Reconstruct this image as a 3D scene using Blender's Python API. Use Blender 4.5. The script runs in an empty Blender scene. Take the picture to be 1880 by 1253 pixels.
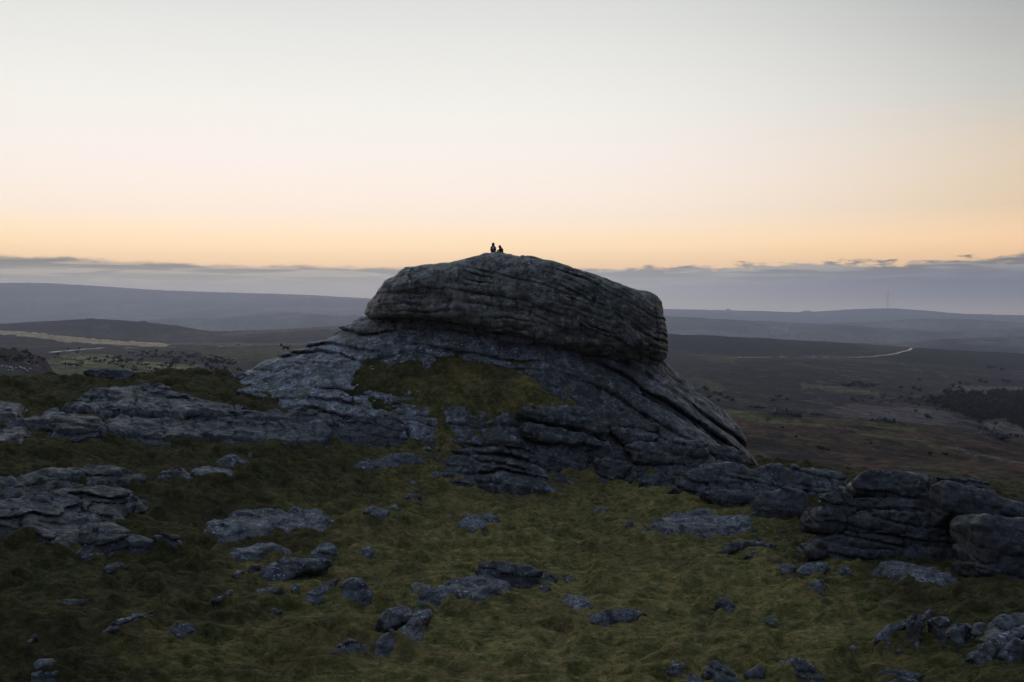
import bpy, math, random
import numpy as np

# ------------------------------------------------------------------ camera, sky, sun, exposure
SC = bpy.context.scene
COL = SC.collection
F = 35.0 / 36.0 * 1880.0            # focal length in photograph pixels (photo 1880 x 1253)
HORIZON = 565.0                     # image row of the level horizon
CAM = np.array([0.0, 0.0, 14.0])
PITCH = math.atan((626.5 - HORIZON) / F)
CP, SP = math.cos(PITCH), math.sin(PITCH)
cam_data = bpy.data.cameras.new('camera')
cam = bpy.data.objects.new('camera', cam_data)
COL.objects.link(cam)
cam.location = CAM
cam.rotation_euler = (math.pi / 2 - PITCH, 0, 0)
cam_data.lens = 35.0
cam_data.sensor_width = 36.0
cam_data.clip_start = 0.5
cam_data.clip_end = 90000.0
SC.camera = cam

SUN_AZ = math.radians(-14.0)        # the sun has just gone down, left of the tor
world = bpy.data.worlds.new('World')
SC.world = world
world.use_nodes = True


def build_world():
    nt = world.node_tree
    N, L = nt.nodes, nt.links
    bg = N['Background']

    def math_n(op, a, b=None, clamp=False):
        n = N.new('ShaderNodeMath'); n.operation = op; n.use_clamp = clamp
        for i, v in enumerate((a, b)):
            if v is None: continue
            if isinstance(v, (int, float)): n.inputs[i].default_value = v
            else: L.new(v, n.inputs[i])
        return n.outputs[0]

    def ramp(fac, stops):
        n = N.new('ShaderNodeValToRGB')
        e = n.color_ramp.elements
        while len(e) > 1: e.remove(e[-1])
        for i, (p, c) in enumerate(stops):
            if max(c) > 8: c = [srgb(v) for v in c]
            el = e[0] if i == 0 else e.new(p)
            el.position = p
            el.color = (*c, 1)
        L.new(fac, n.inputs[0])
        return n.outputs[0]

    def mix(fac, a, b, mode='MIX'):
        n = N.new('ShaderNodeMix'); n.data_type = 'RGBA'; n.blend_type = mode
        for s, v in ((n.inputs[0], fac), (n.inputs[6], a), (n.inputs[7], b)):
            if isinstance(v, (int, float)): s.default_value = v
            elif isinstance(v, tuple): s.default_value = (*v, 1)
            else: L.new(v, s)
        return n.outputs[2]

    def mrange(v, a, b, c=0.0, d=1.0, smooth=True):
        n = N.new('ShaderNodeMapRange')
        n.interpolation_type = 'SMOOTHSTEP' if smooth else 'LINEAR'
        L.new(v, n.inputs[0])
        for i, x in enumerate((a, b, c, d)): n.inputs[i + 1].default_value = x
        return n.outputs[0]

    tc = N.new('ShaderNodeTexCoord')
    sep = N.new('ShaderNodeSeparateXYZ'); L.new(tc.outputs['Generated'], sep.inputs[0])
    x, y, z = sep.outputs
    elev = math_n('MULTIPLY', math_n('ARCSINE', z), 180 / math.pi)          # degrees
    hl = math_n('SQRT', math_n('ADD', math_n('MULTIPLY', x, x), math_n('MULTIPLY', y, y)))
    hl = math_n('MAXIMUM', hl, 1e-4)
    # cosine of the horizontal angle from the sun
    ca = math_n('DIVIDE', math_n('ADD', math_n('MULTIPLY', x, math.sin(SUN_AZ)), math_n('MULTIPLY', y, math.cos(SUN_AZ))), hl)
    e01 = math_n('DIVIDE', elev, 90.0, True)
    sunward = ramp(e01, SKY_SUNWARD)
    away = ramp(e01, SKY_AWAY)
    m = mrange(ca, -0.35, 1.0)
    m2 = mrange(ca, 0.62, 1.0)
    side = ramp(e01, SKY_SIDE)
    sky = mix(m2, side, sunward)
    sky = mix(mrange(ca, -0.55, 0.72), away, sky)
    # the physical twilight sky underneath
    nish = N.new('ShaderNodeTexSky'); nish.sky_type = 'NISHITA'; nish.sun_disc = False
    nish.sun_elevation = math.radians(0.5); nish.sun_rotation = SUN_AZ
    nk = mix(1.0, nish.outputs[0], (0.05, 0.05, 0.05), 'MULTIPLY')
    nk2 = mix(NISHITA_SHARE, sky, nk)
    sky = nk2
    # low bank of stratus lying along the horizon: its top edge rises and falls with azimuth
    az = math_n('MULTIPLY', math_n('ARCTAN2', x, y), 180 / math.pi)          # 0 straight ahead, + right
    comb = N.new('ShaderNodeCombineXYZ')
    L.new(math_n('MULTIPLY', az, 0.8), comb.inputs[0]); L.new(math_n('MULTIPLY', elev, 3.2), comb.inputs[1])
    n1 = N.new('ShaderNodeTexNoise'); n1.inputs['Scale'].default_value = 0.9; n1.inputs['Detail'].default_value = 7; n1.inputs['Roughness'].default_value = 0.62
    L.new(comb.outputs[0], n1.inputs['Vector'])
    comb2 = N.new('ShaderNodeCombineXYZ')
    L.new(math_n('MULTIPLY', az, 0.16), comb2.inputs[0]); L.new(math_n('MULTIPLY', elev, 2.6), comb2.inputs[1])
    n2 = N.new('ShaderNodeTexNoise'); n2.inputs['Scale'].default_value = 1.3; n2.inputs['Detail'].default_value = 5; n2.inputs['Roughness'].default_value = 0.55; n2.inputs['Distortion'].default_value = 0.4
    L.new(comb2.outputs[0], n2.inputs['Vector'])
    comb3 = N.new('ShaderNodeCombineXYZ'); L.new(math_n('MULTIPLY', az, 1.0), comb3.inputs[0])
    n3 = N.new('ShaderNodeTexNoise'); n3.inputs['Scale'].default_value = 0.1; n3.inputs['Detail'].default_value = 2
    L.new(comb3.outputs[0], n3.inputs['Vector'])
    # top of the bank in degrees: ~2.8 at the left, 2.3 in the middle, 2.6 at the right
    top = math_n('ADD', 2.30, math_n('MULTIPLY', math_n('MULTIPLY', az, az), 0.00055))
    bump = math_n('ADD', math_n('MULTIPLY', math_n('SUBTRACT', n1.outputs[0], 0.5), mrange(az, -2.0, 16.0, 0.55, 1.7)), math_n('MULTIPLY', math_n('SUBTRACT', n3.outputs[0], 0.5), 0.4))
    edge = math_n('SUBTRACT', math_n('ADD', top, bump), elev)               # > 0 inside the bank
    bank = mrange(edge, -0.05, 0.26)
    # streaks: thin bright gaps between sheets in the upper part of the bank
    streak = math_n('MULTIPLY', mrange(n2.outputs[0], 0.46, 0.57), mrange(elev, 0.5, 1.3))
    deep = mrange(elev, 0.1, 2.5)
    dark_c = ramp(mrange(elev, 0.0, 2.9, smooth=False), CLOUD_DARK)
    pale_c = ramp(mrange(elev, 0.0, 2.9, smooth=False), CLOUD_PALE)
    cloud = mix(streak, dark_c, pale_c)
    # the bank is bluer and deeper away from the sunset
    right = mrange(az, 0.0, 26.0)
    cloud = mix(math_n('MULTIPLY', math_n('MULTIPLY', right, mrange(elev, -0.6, 1.0)), mrange(elev, 2.7, 1.3, 0.25, 1.0)), cloud, mix(1.0, cloud, (0.05, 0.24, 0.48), 'MULTIPLY'))
    cloud = mix(mrange(az, 4.0, -14.0), cloud, mix(1.0, cloud, (0.93, 0.87, 0.76), 'MULTIPLY'))
    fade = mrange(ca, 0.1, 0.75)                                            # the bank thins out round the back of the sky
    cov = math_n('MULTIPLY', bank, math_n('ADD', 0.76, math_n('MULTIPLY', deep, 0.15)))
    cov = math_n('MULTIPLY', cov, fade)
    sky = mix(cov, sky, cloud)
    L.new(sky, bg.inputs['Color'])
    bg.inputs['Strength'].default_value = 1.0


def srgb(v):
    v = v / 255.0
    return v / 12.92 if v <= 0.04045 else ((v + 0.055) / 1.055) ** 2.4


def E(d): return d / 90.0


SKY_SUNWARD = [(E(0), (1.423, 0.874, 0.416)), (E(2.6), (1.498, 1.016, 0.530)), (E(3.6), (1.498, 1.092, 0.631)),
               (E(5.3), (1.274, 1.069, 0.872)), (E(8.2), (1.155, 1.045, 0.968)), (E(11.3), (1.041, 1.012, 0.938)), (E(17.1), (0.812, 0.824, 0.801)),
               (E(28), (0.570, 0.645, 0.690)), (E(50), (0.400, 0.490, 0.605)), (E(90), (0.290, 0.385, 0.540))]
SKY_SIDE = [(E(0), (1.321, 0.697, 0.297)), (E(2.6), (1.390, 0.810, 0.378)), (E(3.6), (1.390, 0.871, 0.450)),
               (E(5.3), (0.916, 0.662, 0.363)), (E(8.2), (0.774, 0.611, 0.396)), (E(11.3), (0.510, 0.507, 0.471)), (E(17.1), (0.235, 0.258, 0.270)),
               (E(28), (0.260, 0.305, 0.360)), (E(50), (0.275, 0.350, 0.475)), (E(90), (0.290, 0.385, 0.540))]
SKY_AWAY = [(E(0), (0.040, 0.040, 0.066)), (E(8), (0.058, 0.058, 0.094)), (E(16), (0.085, 0.100, 0.160)), (E(35), (0.180, 0.240, 0.370)), (E(90), (0.290, 0.385, 0.540))]
CLOUD_DARK = [(0, (236, 238, 230)), (0.35, (206, 214, 212)), (0.62, (160, 168, 170)), (0.80, (126, 134, 134)), (0.93, (100, 106, 104)), (1.0, (150, 136, 118))]
CLOUD_PALE = [(0, (240, 242, 234)), (0.35, (214, 220, 216)), (0.62, (206, 208, 202)), (0.80, (218, 206, 186)), (0.93, (220, 196, 164)), (1.0, (232, 198, 158))]
NISHITA_SHARE = 0.04
build_world()

sun_data = bpy.data.lights.new('sun', 'SUN')
sun_data.energy = 0.10               # only the afterglow is left
sun_data.angle = math.radians(14)
sun_data.color = (1.0, 0.66, 0.42)
sun = bpy.data.objects.new('sun', sun_data)
COL.objects.link(sun)
sun.rotation_euler = (math.radians(90 - 2.5), 0, math.pi - SUN_AZ)

SC.view_settings.view_transform = 'Standard'
SC.view_settings.look = 'None'
SC.view_settings.exposure = 0.0
SC.view_settings.gamma = 1.0
SC.view_settings.use_curve_mapping = False
SC.render.engine = 'CYCLES'
SC.cycles.use_denoising = True
SC.cycles.use_adaptive_sampling = False
SC.cycles.max_bounces = 6
SC.cycles.volume_bounces = 2
SC.cycles.diffuse_bounces = 3

HAZE_DENSITY = 9.5e-5
HAZE_COLOR = (0.69, 0.77, 1.0)
HAZE_FORWARD = 0.68

# ------------------------------------------------------------------ helpers
rng = np.random.default_rng(11)
_T = rng.random((64, 64, 64)).astype(np.float32) * 2 - 1


def vnoise(P):
    P = np.asarray(P, np.float32)
    i = np.floor(P).astype(np.int32)
    f = P - i
    f = f * f * (3 - 2 * f)
    x0, y0, z0 = (i[:, k] & 63 for k in range(3))
    x1, y1, z1 = ((i[:, k] + 1) & 63 for k in range(3))
    fx, fy, fz = f[:, 0], f[:, 1], f[:, 2]
    a = _T[x0, y0, z0] * (1 - fx) + _T[x1, y0, z0] * fx
    b = _T[x0, y1, z0] * (1 - fx) + _T[x1, y1, z0] * fx
    c = _T[x0, y0, z1] * (1 - fx) + _T[x1, y0, z1] * fx
    d = _T[x0, y1, z1] * (1 - fx) + _T[x1, y1, z1] * fx
    return (a * (1 - fy) + b * fy) * (1 - fz) + (c * (1 - fy) + d * fy) * fz


def fbm(P, octaves=4, gain=0.5):
    P = np.asarray(P, np.float32)
    out = np.zeros(len(P), np.float32)
    amp, tot = 1.0, 0.0
    for o in range(octaves):
        out += amp * vnoise(P * (2.03 ** o) + 17.3 * o)
        tot += amp
        amp *= gain
    return out / tot


def ray(px, py):
    X = (np.asarray(px, float) - 940.0) / F
    Y = (626.5 - np.asarray(py, float)) / F
    return np.stack([X, CP + Y * SP, -SP + Y * CP], -1)


def at(px, py, d):
    r = ray(px, py)
    return CAM + r * (np.asarray(d, float) / r[..., 1])[..., None]


def pix(P):
    q = np.asarray(P, float) - CAM
    fwd = q[..., 1] * CP - q[..., 2] * SP
    up = q[..., 1] * SP + q[..., 2] * CP
    return 940 + F * q[..., 0] / fwd, 626.5 - F * up / fwd


def smooth(t):
    t = np.clip(t, 0, 1)
    return t * t * (3 - 2 * t)


def in_poly(px, py, poly):
    poly = np.asarray(poly, float)
    x, y = poly[:, 0], poly[:, 1]
    inside = np.zeros(np.shape(px), bool)
    j = len(poly) - 1
    for i in range(len(poly)):
        c = ((y[i] > py) != (y[j] > py)) & (px < (x[j] - x[i]) * (py - y[i]) / (y[j] - y[i] + 1e-12) + x[i])
        inside ^= c
        j = i
    return inside


def sd_poly(u, v, poly):
    """signed distance to a polygon, negative inside"""
    poly = np.asarray(poly, np.float32)
    d2 = np.full(np.shape(u), 1e12, np.float32)
    n = len(poly)
    for i in range(n):
        a, b = poly[i], poly[(i + 1) % n]
        e = b - a
        w0, w1 = u - a[0], v - a[1]
        t = np.clip((w0 * e[0] + w1 * e[1]) / (e @ e + 1e-9), 0, 1)
        d2 = np.minimum(d2, (w0 - e[0] * t) ** 2 + (w1 - e[1] * t) ** 2)
    s = np.where(in_poly(u, v, poly), -1, 1)
    return s * np.sqrt(d2)


def smax(a, b, k):
    h = np.clip(0.5 + 0.5 * (a - b) / k, 0, 1)
    return b + (a - b) * h + k * h * (1 - h)


def smin(a, b, k):
    return -smax(-a, -b, k)


def surface_nets(Fd):
    """vertices (in cells) and quads of the zero level of a dense grid"""
    S = Fd < 0
    nx, ny, nz = Fd.shape
    cor = [(i, j, k) for i in (0, 1) for j in (0, 1) for k in (0, 1)]
    cnt = np.zeros((nx - 1, ny - 1, nz - 1), np.int8)
    for i, j, k in cor:
        cnt += S[i:nx - 1 + i, j:ny - 1 + j, k:nz - 1 + k]
    act = (cnt > 0) & (cnt < 8)
    I, J, K = np.nonzero(act)
    idx = np.full(act.shape, -1, np.int32)
    idx[I, J, K] = np.arange(len(I))
    vals = {c: Fd[I + c[0], J + c[1], K + c[2]] for c in cor}
    pos = np.zeros((len(I), 3), np.float32)
    num = np.zeros(len(I), np.float32)
    for a in cor:
        for ax in range(3):
            if a[ax]: continue
            b = list(a); b[ax] = 1; b = tuple(b)
            va, vb = vals[a], vals[b]
            cr = (va < 0) != (vb < 0)
            t = np.where(cr, va / np.where(cr, va - vb, 1), 0)
            for q in range(3):
                pos[:, q] += np.where(cr, (t if q == ax else a[q]), 0)
            num += cr
    pos /= np.maximum(num, 1)[:, None]
    pos += np.stack([I, J, K], 1)
    quads = []
    for ax in range(3):
        o1, o2 = [(1, 2), (2, 0), (0, 1)][ax]
        sl0 = [slice(1, n - 1) for n in Fd.shape]; sl1 = list(sl0)
        sl0[ax] = slice(0, Fd.shape[ax] - 1); sl1[ax] = slice(1, Fd.shape[ax])
        s0, s1 = S[tuple(sl0)], S[tuple(sl1)]
        e = np.array(np.nonzero(s0 != s1)).T
        flip = s0[tuple(e.T)]
        base = e.copy()
        for q in range(3):
            if q != ax: base[:, q] += 1
        def cell(d1, d2):
            c = base.copy(); c[:, o1] -= d1; c[:, o2] -= d2
            return idx[c[:, 0], c[:, 1], c[:, 2]]
        q4 = np.stack([cell(1, 1), cell(0, 1), cell(0, 0), cell(1, 0)], 1)
        q4[~flip] = q4[~flip][:, ::-1]
        quads.append(q4)
    quads = np.concatenate(quads)
    quads = quads[(quads >= 0).all(1)]
    return pos, quads


def main_pieces(V, Q, share=0.03):
    """the connected pieces of a mesh, biggest first; crumbs are dropped"""
    lab = np.arange(len(V))
    E_ = np.concatenate([Q[:, [0, 1]], Q[:, [1, 2]], Q[:, [2, 3]], Q[:, [3, 0]]])
    while True:
        old = lab.copy()
        m = np.minimum(lab[E_[:, 0]], lab[E_[:, 1]])
        np.minimum.at(lab, E_[:, 0], m); np.minimum.at(lab, E_[:, 1], m)
        lab = lab[lab]
        if (lab == old).all(): break
    ql = lab[Q[:, 0]]
    ids, cnt = np.unique(ql, return_counts=True)
    out = []
    for k in np.argsort(-cnt):
        if cnt[k] < share * cnt.max(): break
        q = Q[ql == ids[k]]
        used = np.unique(q)
        mp = np.full(len(V), -1); mp[used] = np.arange(len(used))
        out.append((V[used], mp[q]))
    return out


def new_mesh(name, V, Q, shade=True):
    me = bpy.data.meshes.new(name)
    V = np.asarray(V, np.float32)
    if isinstance(Q, np.ndarray):
        n = Q.shape[1]
        me.vertices.add(len(V)); me.vertices.foreach_set('co', V.ravel())
        me.loops.add(Q.size); me.loops.foreach_set('vertex_index', Q.astype(np.int32).ravel())
        me.polygons.add(len(Q))
        me.polygons.foreach_set('loop_start', np.arange(0, Q.size, n, dtype=np.int32))
        me.polygons.foreach_set('loop_total', np.full(len(Q), n, np.int32))
    else:
        me.from_pydata([tuple(v) for v in V], [], [tuple(q) for q in Q])
    if shade:
        me.polygons.foreach_set('use_smooth', np.ones(len(me.polygons), bool))
    me.update(calc_edges=True)
    return me


def link(name, me, mats=None, parent=None, loc=None):
    o = bpy.data.objects.new(name, me)
    COL.objects.link(o)
    if mats is not None and me is not None:
        for m in (mats if isinstance(mats, (list, tuple)) else [mats]): me.materials.append(m)
    if parent is not None: o.parent = parent
    if loc is not None: o.location = tuple(float(v) for v in loc)
    return o


def tag(o, label=None, cat=None, group=None, kind=None):
    if cat and not kind: kind = 'thing'
    for k, v in (('label', label), ('category', cat), ('group', group), ('kind', kind)):
        if v: o[k] = v
    return o


def empty(name, loc, label, cat, group=None):
    o = bpy.data.objects.new(name, None)
    COL.objects.link(o)
    o.location = tuple(float(v) for v in loc)
    o.empty_display_size = 0.3
    return tag(o, label, cat, group)


# ------------------------------------------------------------------ materials
class NT:
    def __init__(s, name, rough=0.9, spec=0.2):
        s.m = bpy.data.materials.new(name); s.m.use_nodes = True
        s.N, s.L = s.m.node_tree.nodes, s.m.node_tree.links
        s.b = s.N['Principled BSDF']
        s.b.inputs['Roughness'].default_value = rough
        s.b.inputs['Specular IOR Level'].default_value = spec

    def put(s, sock, v):
        if isinstance(v, (int, float)): sock.default_value = v
        elif isinstance(v, tuple): sock.default_value = v if len(v) != 3 or sock.type != 'RGBA' else (*v, 1)
        else: s.L.new(v, sock)

    def geo(s): return s.N.new('ShaderNodeNewGeometry')
    def coord(s, which='Object'): return s.N.new('ShaderNodeTexCoord').outputs[which]
    def pos(s): return s.geo().outputs['Position']

    def mapping(s, v, scale=(1, 1, 1), rot=(0, 0, 0), loc=(0, 0, 0)):
        n = s.N.new('ShaderNodeMapping'); s.L.new(v, n.inputs[0])
        n.inputs['Scale'].default_value = scale; n.inputs['Rotation'].default_value = rot; n.inputs['Location'].default_value = loc
        return n.outputs[0]

    def noise(s, v, scale, detail=4, rough=0.55, dist=0.0):
        n = s.N.new('ShaderNodeTexNoise'); s.L.new(v, n.inputs['Vector'])
        n.inputs['Scale'].default_value = scale; n.inputs['Detail'].default_value = detail
        n.inputs['Roughness'].default_value = rough; n.inputs['Distortion'].default_value = dist
        return n.outputs[0]

    def voro(s, v, scale, feature='F1', out='Distance', rand=1.0):
        n = s.N.new('ShaderNodeTexVoronoi'); n.feature = feature; s.L.new(v, n.inputs['Vector'])
        n.inputs['Scale'].default_value = scale; n.inputs['Randomness'].default_value = rand
        return n.outputs[out]

    def rng(s, v, a, b, c=0.0, d=1.0, sm=True):
        n = s.N.new('ShaderNodeMapRange'); n.interpolation_type = 'SMOOTHSTEP' if sm else 'LINEAR'
        s.put(n.inputs[0], v)
        for i, x in enumerate((a, b, c, d)): n.inputs[i + 1].default_value = x
        return n.outputs[0]

    def math(s, op, a, b=None, clamp=False):
        n = s.N.new('ShaderNodeMath'); n.operation = op; n.use_clamp = clamp
        s.put(n.inputs[0], a)
        if b is not None: s.put(n.inputs[1], b)
        return n.outputs[0]

    def mix(s, fac, a, b, mode='MIX'):
        n = s.N.new('ShaderNodeMix'); n.data_type = 'RGBA'; n.blend_type = mode
        s.put(n.inputs[0], fac); s.put(n.inputs[6], a); s.put(n.inputs[7], b)
        return n.outputs[2]

    def bump(s, h, strength, dist, normal=None):
        n = s.N.new('ShaderNodeBump'); s.L.new(h, n.inputs['Height'])
        n.inputs['Strength'].default_value = strength; n.inputs['Distance'].default_value = dist
        if normal is not None: s.L.new(normal, n.inputs['Normal'])
        return n.outputs[0]

    def done(s, color, normal=None):
        s.put(s.b.inputs['Base Color'], color)
        if normal is not None: s.L.new(normal, s.b.inputs['Normal'])
        return s.m


def mat_rock(name, moss=1.0, dark=0.0, scale=1.0, lichen=1.0, east=None, low=0.0, tone=1.0, tint=(1, 1, 1)):
    t = NT(name, 0.6, 0.5)
    p = t.mapping(t.pos(), (scale,) * 3)
    g = t.geo()
    sep = t.N.new('ShaderNodeSeparateXYZ'); t.L.new(g.outputs['Normal'], sep.inputs[0])
    up = sep.outputs[2]
    big = t.noise(p, 0.55, 5, 0.6)
    mid = t.noise(p, 2.6, 6, 0.65, 0.5)
    fine = t.noise(p, 14, 5, 0.7)
    bed = t.noise(t.mapping(p, (0.35, 0.35, 3.2), (0.0, 0.16, 0.1)), 1.6, 6, 0.65)
    c = t.mix(t.rng(mid, 0.3, 0.7), (0.085, 0.083, 0.080), (0.21, 0.208, 0.206))
    c = t.mix(t.rng(bed, 0.50, 0.68, 0, 0.7), c, (0.038, 0.036, 0.032))
    c = t.mix(t.rng(t.noise(p, 0.45, 6, 0.7, 1.0), 0.44, 0.60, 0, 0.6), c, (0.056, 0.052, 0.040))
    # black crust of old lichen, and rain streaks down the steep faces
    crust = t.math('MULTIPLY', t.rng(t.noise(p, 1.35, 7, 0.72, 0.6), 0.47, 0.56), 0.9)
    c = t.mix(crust, c, (0.024, 0.024, 0.021))
    streak = t.noise(t.mapping(p, (1.6, 1.6, 0.16)), 1.3, 5, 0.6)
    steep = t.rng(up, 0.75, 0.2)
    c = t.mix(t.math('MULTIPLY', steep, t.rng(streak, 0.46, 0.62, 0, 0.75)), c, (0.05, 0.044, 0.036))
    # moss and grass humus in the hollows of the upper sides
    mo = t.math('MULTIPLY', t.rng(up, 0.15, 0.75), t.rng(t.noise(p, 0.9, 6, 0.65, 0.8), 0.5, 0.62))
    c = t.mix(t.math('MULTIPLY', mo, 0.8 * moss), c, (0.046, 0.05, 0.022))
    # pale crustose lichen: specks, and blotches strengthened on upward faces as painted highlights
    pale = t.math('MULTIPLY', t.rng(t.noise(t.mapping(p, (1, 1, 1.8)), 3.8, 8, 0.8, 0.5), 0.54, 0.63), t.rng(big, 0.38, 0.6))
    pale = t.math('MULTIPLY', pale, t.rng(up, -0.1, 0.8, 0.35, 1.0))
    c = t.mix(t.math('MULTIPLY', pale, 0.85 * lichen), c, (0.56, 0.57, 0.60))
    cell = t.voro(p, 6.5)
    vc = t.N.new('ShaderNodeSeparateColor'); t.L.new(t.voro(p, 6.5, out='Color'), vc.inputs[0])
    speck = t.math('MULTIPLY', t.rng(t.math('ADD', cell, t.math('MULTIPLY', t.noise(p, 22, 3), 0.35)), 0.46, 0.30), t.rng(vc.outputs[0], 0.83, 0.88))
    speck = t.math('MULTIPLY', speck, t.rng(t.noise(p, 0.7, 3), 0.36, 0.52))
    c = t.mix(t.math('MULTIPLY', speck, 0.85 * lichen), c, (0.52, 0.53, 0.56))
    c = t.mix(1.0, c, tuple(tone * v for v in tint), 'MULTIPLY')
    oi = t.N.new('ShaderNodeObjectInfo')
    c = t.mix(1.0, c, t.mix(oi.outputs['Random'], (0.76, 0.78, 0.84), (1.08, 1.10, 1.20)), 'MULTIPLY')
    if east:                      # the black-brown lichen crust gets thicker towards one side of the rock
        sx = t.N.new('ShaderNodeSeparateXYZ'); t.L.new(t.pos(), sx.inputs[0])
        ww = t.math('ADD', t.math('ADD', sx.outputs[0], t.math('MULTIPLY', t.math('SUBTRACT', 9.5, sx.outputs[2]), low)), t.math('MULTIPLY', t.noise(p, 0.35, 6, 0.7, 0.8), 14.0))
        c = t.mix(t.math('MULTIPLY', t.rng(ww, east[0] + 7, east[1] + 7), t.rng(mid, 0.62, 0.40, 0.45, 0.95)), c, (0.040, 0.036, 0.028))
    if dark: c = t.mix(dark, c, (0.03, 0.029, 0.026))
    h = t.math('ADD', t.math('MULTIPLY', mid, 0.8), t.math('MULTIPLY', fine, 0.6))
    h = t.math('ADD', h, t.math('MULTIPLY', bed, 0.7))
    t.put(t.b.inputs['Roughness'], t.rng(t.noise(p, 1.7, 5, 0.65), 0.36, 0.62, 0.36, 0.78))
    return t.done(c, t.bump(h, 0.9, 0.10 / scale))


def turf_light_tint(t, p, c):
    # straw-toned middle; soft light there and vignette round it painted into the tint
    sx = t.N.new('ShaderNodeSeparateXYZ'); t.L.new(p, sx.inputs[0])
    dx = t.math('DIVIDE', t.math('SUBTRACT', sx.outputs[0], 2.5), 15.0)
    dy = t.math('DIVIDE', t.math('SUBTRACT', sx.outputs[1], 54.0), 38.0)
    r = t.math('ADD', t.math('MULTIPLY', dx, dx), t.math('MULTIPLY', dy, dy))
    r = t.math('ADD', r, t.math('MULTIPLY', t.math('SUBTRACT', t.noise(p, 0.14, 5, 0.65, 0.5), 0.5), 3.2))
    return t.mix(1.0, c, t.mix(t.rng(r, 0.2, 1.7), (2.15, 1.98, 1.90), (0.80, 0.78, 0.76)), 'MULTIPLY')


def mat_turf():
    t = NT('moor_turf', 0.95, 0.1)
    p = t.pos()
    big = t.noise(p, 0.10, 4, 0.6, 0.6)
    mid = t.noise(p, 0.55, 6, 0.65, 1.0)
    wind = t.noise(t.mapping(p, (0.7, 1.7, 1.4), (0, 0, 0.25)), 1.9, 8, 0.74, 0.0)
    fine = t.noise(t.mapping(p, (7, 14, 9), (0, 0, 0.25)), 1.0, 5, 0.7, 0.4)
    c = t.mix(t.rng(mid, 0.38, 0.62), (0.050, 0.056, 0.016), (0.125, 0.106, 0.038))
    c = t.mix(t.rng(wind, 0.46, 0.70, 0, 0.75), c, (0.21, 0.165, 0.08))
    c = t.mix(t.rng(big, 0.50, 0.62, 0, 0.55), c, (0.060, 0.046, 0.022))
    c = t.mix(t.rng(t.noise(p, 1.1, 6, 0.7, 0.6), 0.55, 0.70, 0, 0.7), c, (0.036, 0.034, 0.014))
    c = t.mix(t.rng(fine, 0.35, 0.75, 0.0, 0.55), t.mix(0.45, c, (0.012, 0.012, 0.006)), t.mix(1.0, c, (1.45, 1.4, 1.3), 'MULTIPLY'))
    c = t.mix(t.rng(t.noise(p, 2.4, 6, 0.7), 0.30, 0.70), t.mix(1.0, c, (0.62, 0.62, 0.60), 'MULTIPLY'), t.mix(1.0, c, (1.45, 1.42, 1.36), 'MULTIPLY'))
    c = turf_light_tint(t, p, c)
    h = t.math('ADD', t.math('MULTIPLY', wind, 1.0), t.math('MULTIPLY', fine, 0.5))
    return t.done(c, t.bump(h, 0.55, 0.12))


def mat_far(name, scale):
    t = NT(name, 0.95, 0.1)
    a = t.N.new('ShaderNodeAttribute'); a.attribute_name = 'cover'
    p = t.pos()
    n = t.noise(t.mapping(p, (1, 0.55, 1)), 0.11 * scale, 8, 0.75, 0.5)
    n2 = t.noise(t.mapping(p, (1, 0.7, 1)), 0.6 * scale, 5, 0.7)
    c = t.mix(1.0, a.outputs['Color'], t.mix(t.rng(n, 0.34, 0.66), (0.34, 0.34, 0.38), (1.75, 1.70, 1.55)), 'MULTIPLY')
    c = t.mix(1.0, c, t.mix(t.rng(n2, 0.3, 0.7), (0.35, 0.35, 0.36), (1.7, 1.68, 1.62)), 'MULTIPLY')
    return t.done(c, t.bump(n2, 0.8, 0.5 / scale))


def mat_plain(name, col, rough=0.8, var=0.25, scale=8.0, spec=0.3, metal=0.0):
    t = NT(name, rough, spec)
    t.b.inputs['Metallic'].default_value = metal
    n = t.noise(t.coord('Object'), scale, 4)
    c = t.mix(1.0, col, t.mix(n, (1 - var,) * 3, (1 + var,) * 3), 'MULTIPLY')
    return t.done(c)


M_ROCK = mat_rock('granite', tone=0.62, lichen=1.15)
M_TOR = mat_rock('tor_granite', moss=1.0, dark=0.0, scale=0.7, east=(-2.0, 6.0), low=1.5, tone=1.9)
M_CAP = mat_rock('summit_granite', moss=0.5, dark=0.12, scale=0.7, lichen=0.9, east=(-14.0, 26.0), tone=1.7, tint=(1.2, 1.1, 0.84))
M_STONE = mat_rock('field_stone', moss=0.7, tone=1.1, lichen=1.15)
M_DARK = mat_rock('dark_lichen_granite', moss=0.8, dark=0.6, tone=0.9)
M_TURF = mat_turf()
M_MOOR = mat_far('moor_cover', 1.0)
M_HILL = mat_far('hill_cover', 0.12)
M_ROAD = mat_plain('wet_tarmac', (0.17, 0.17, 0.18), 0.35, 0.15, 0.5, 0.5)
M_LEAF = mat_plain('winter_foliage', (0.036, 0.031, 0.028), 0.9, 0.4, 1.5, 0.1)
M_BARK = mat_plain('bark', (0.05, 0.042, 0.035), 0.9)

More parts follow.
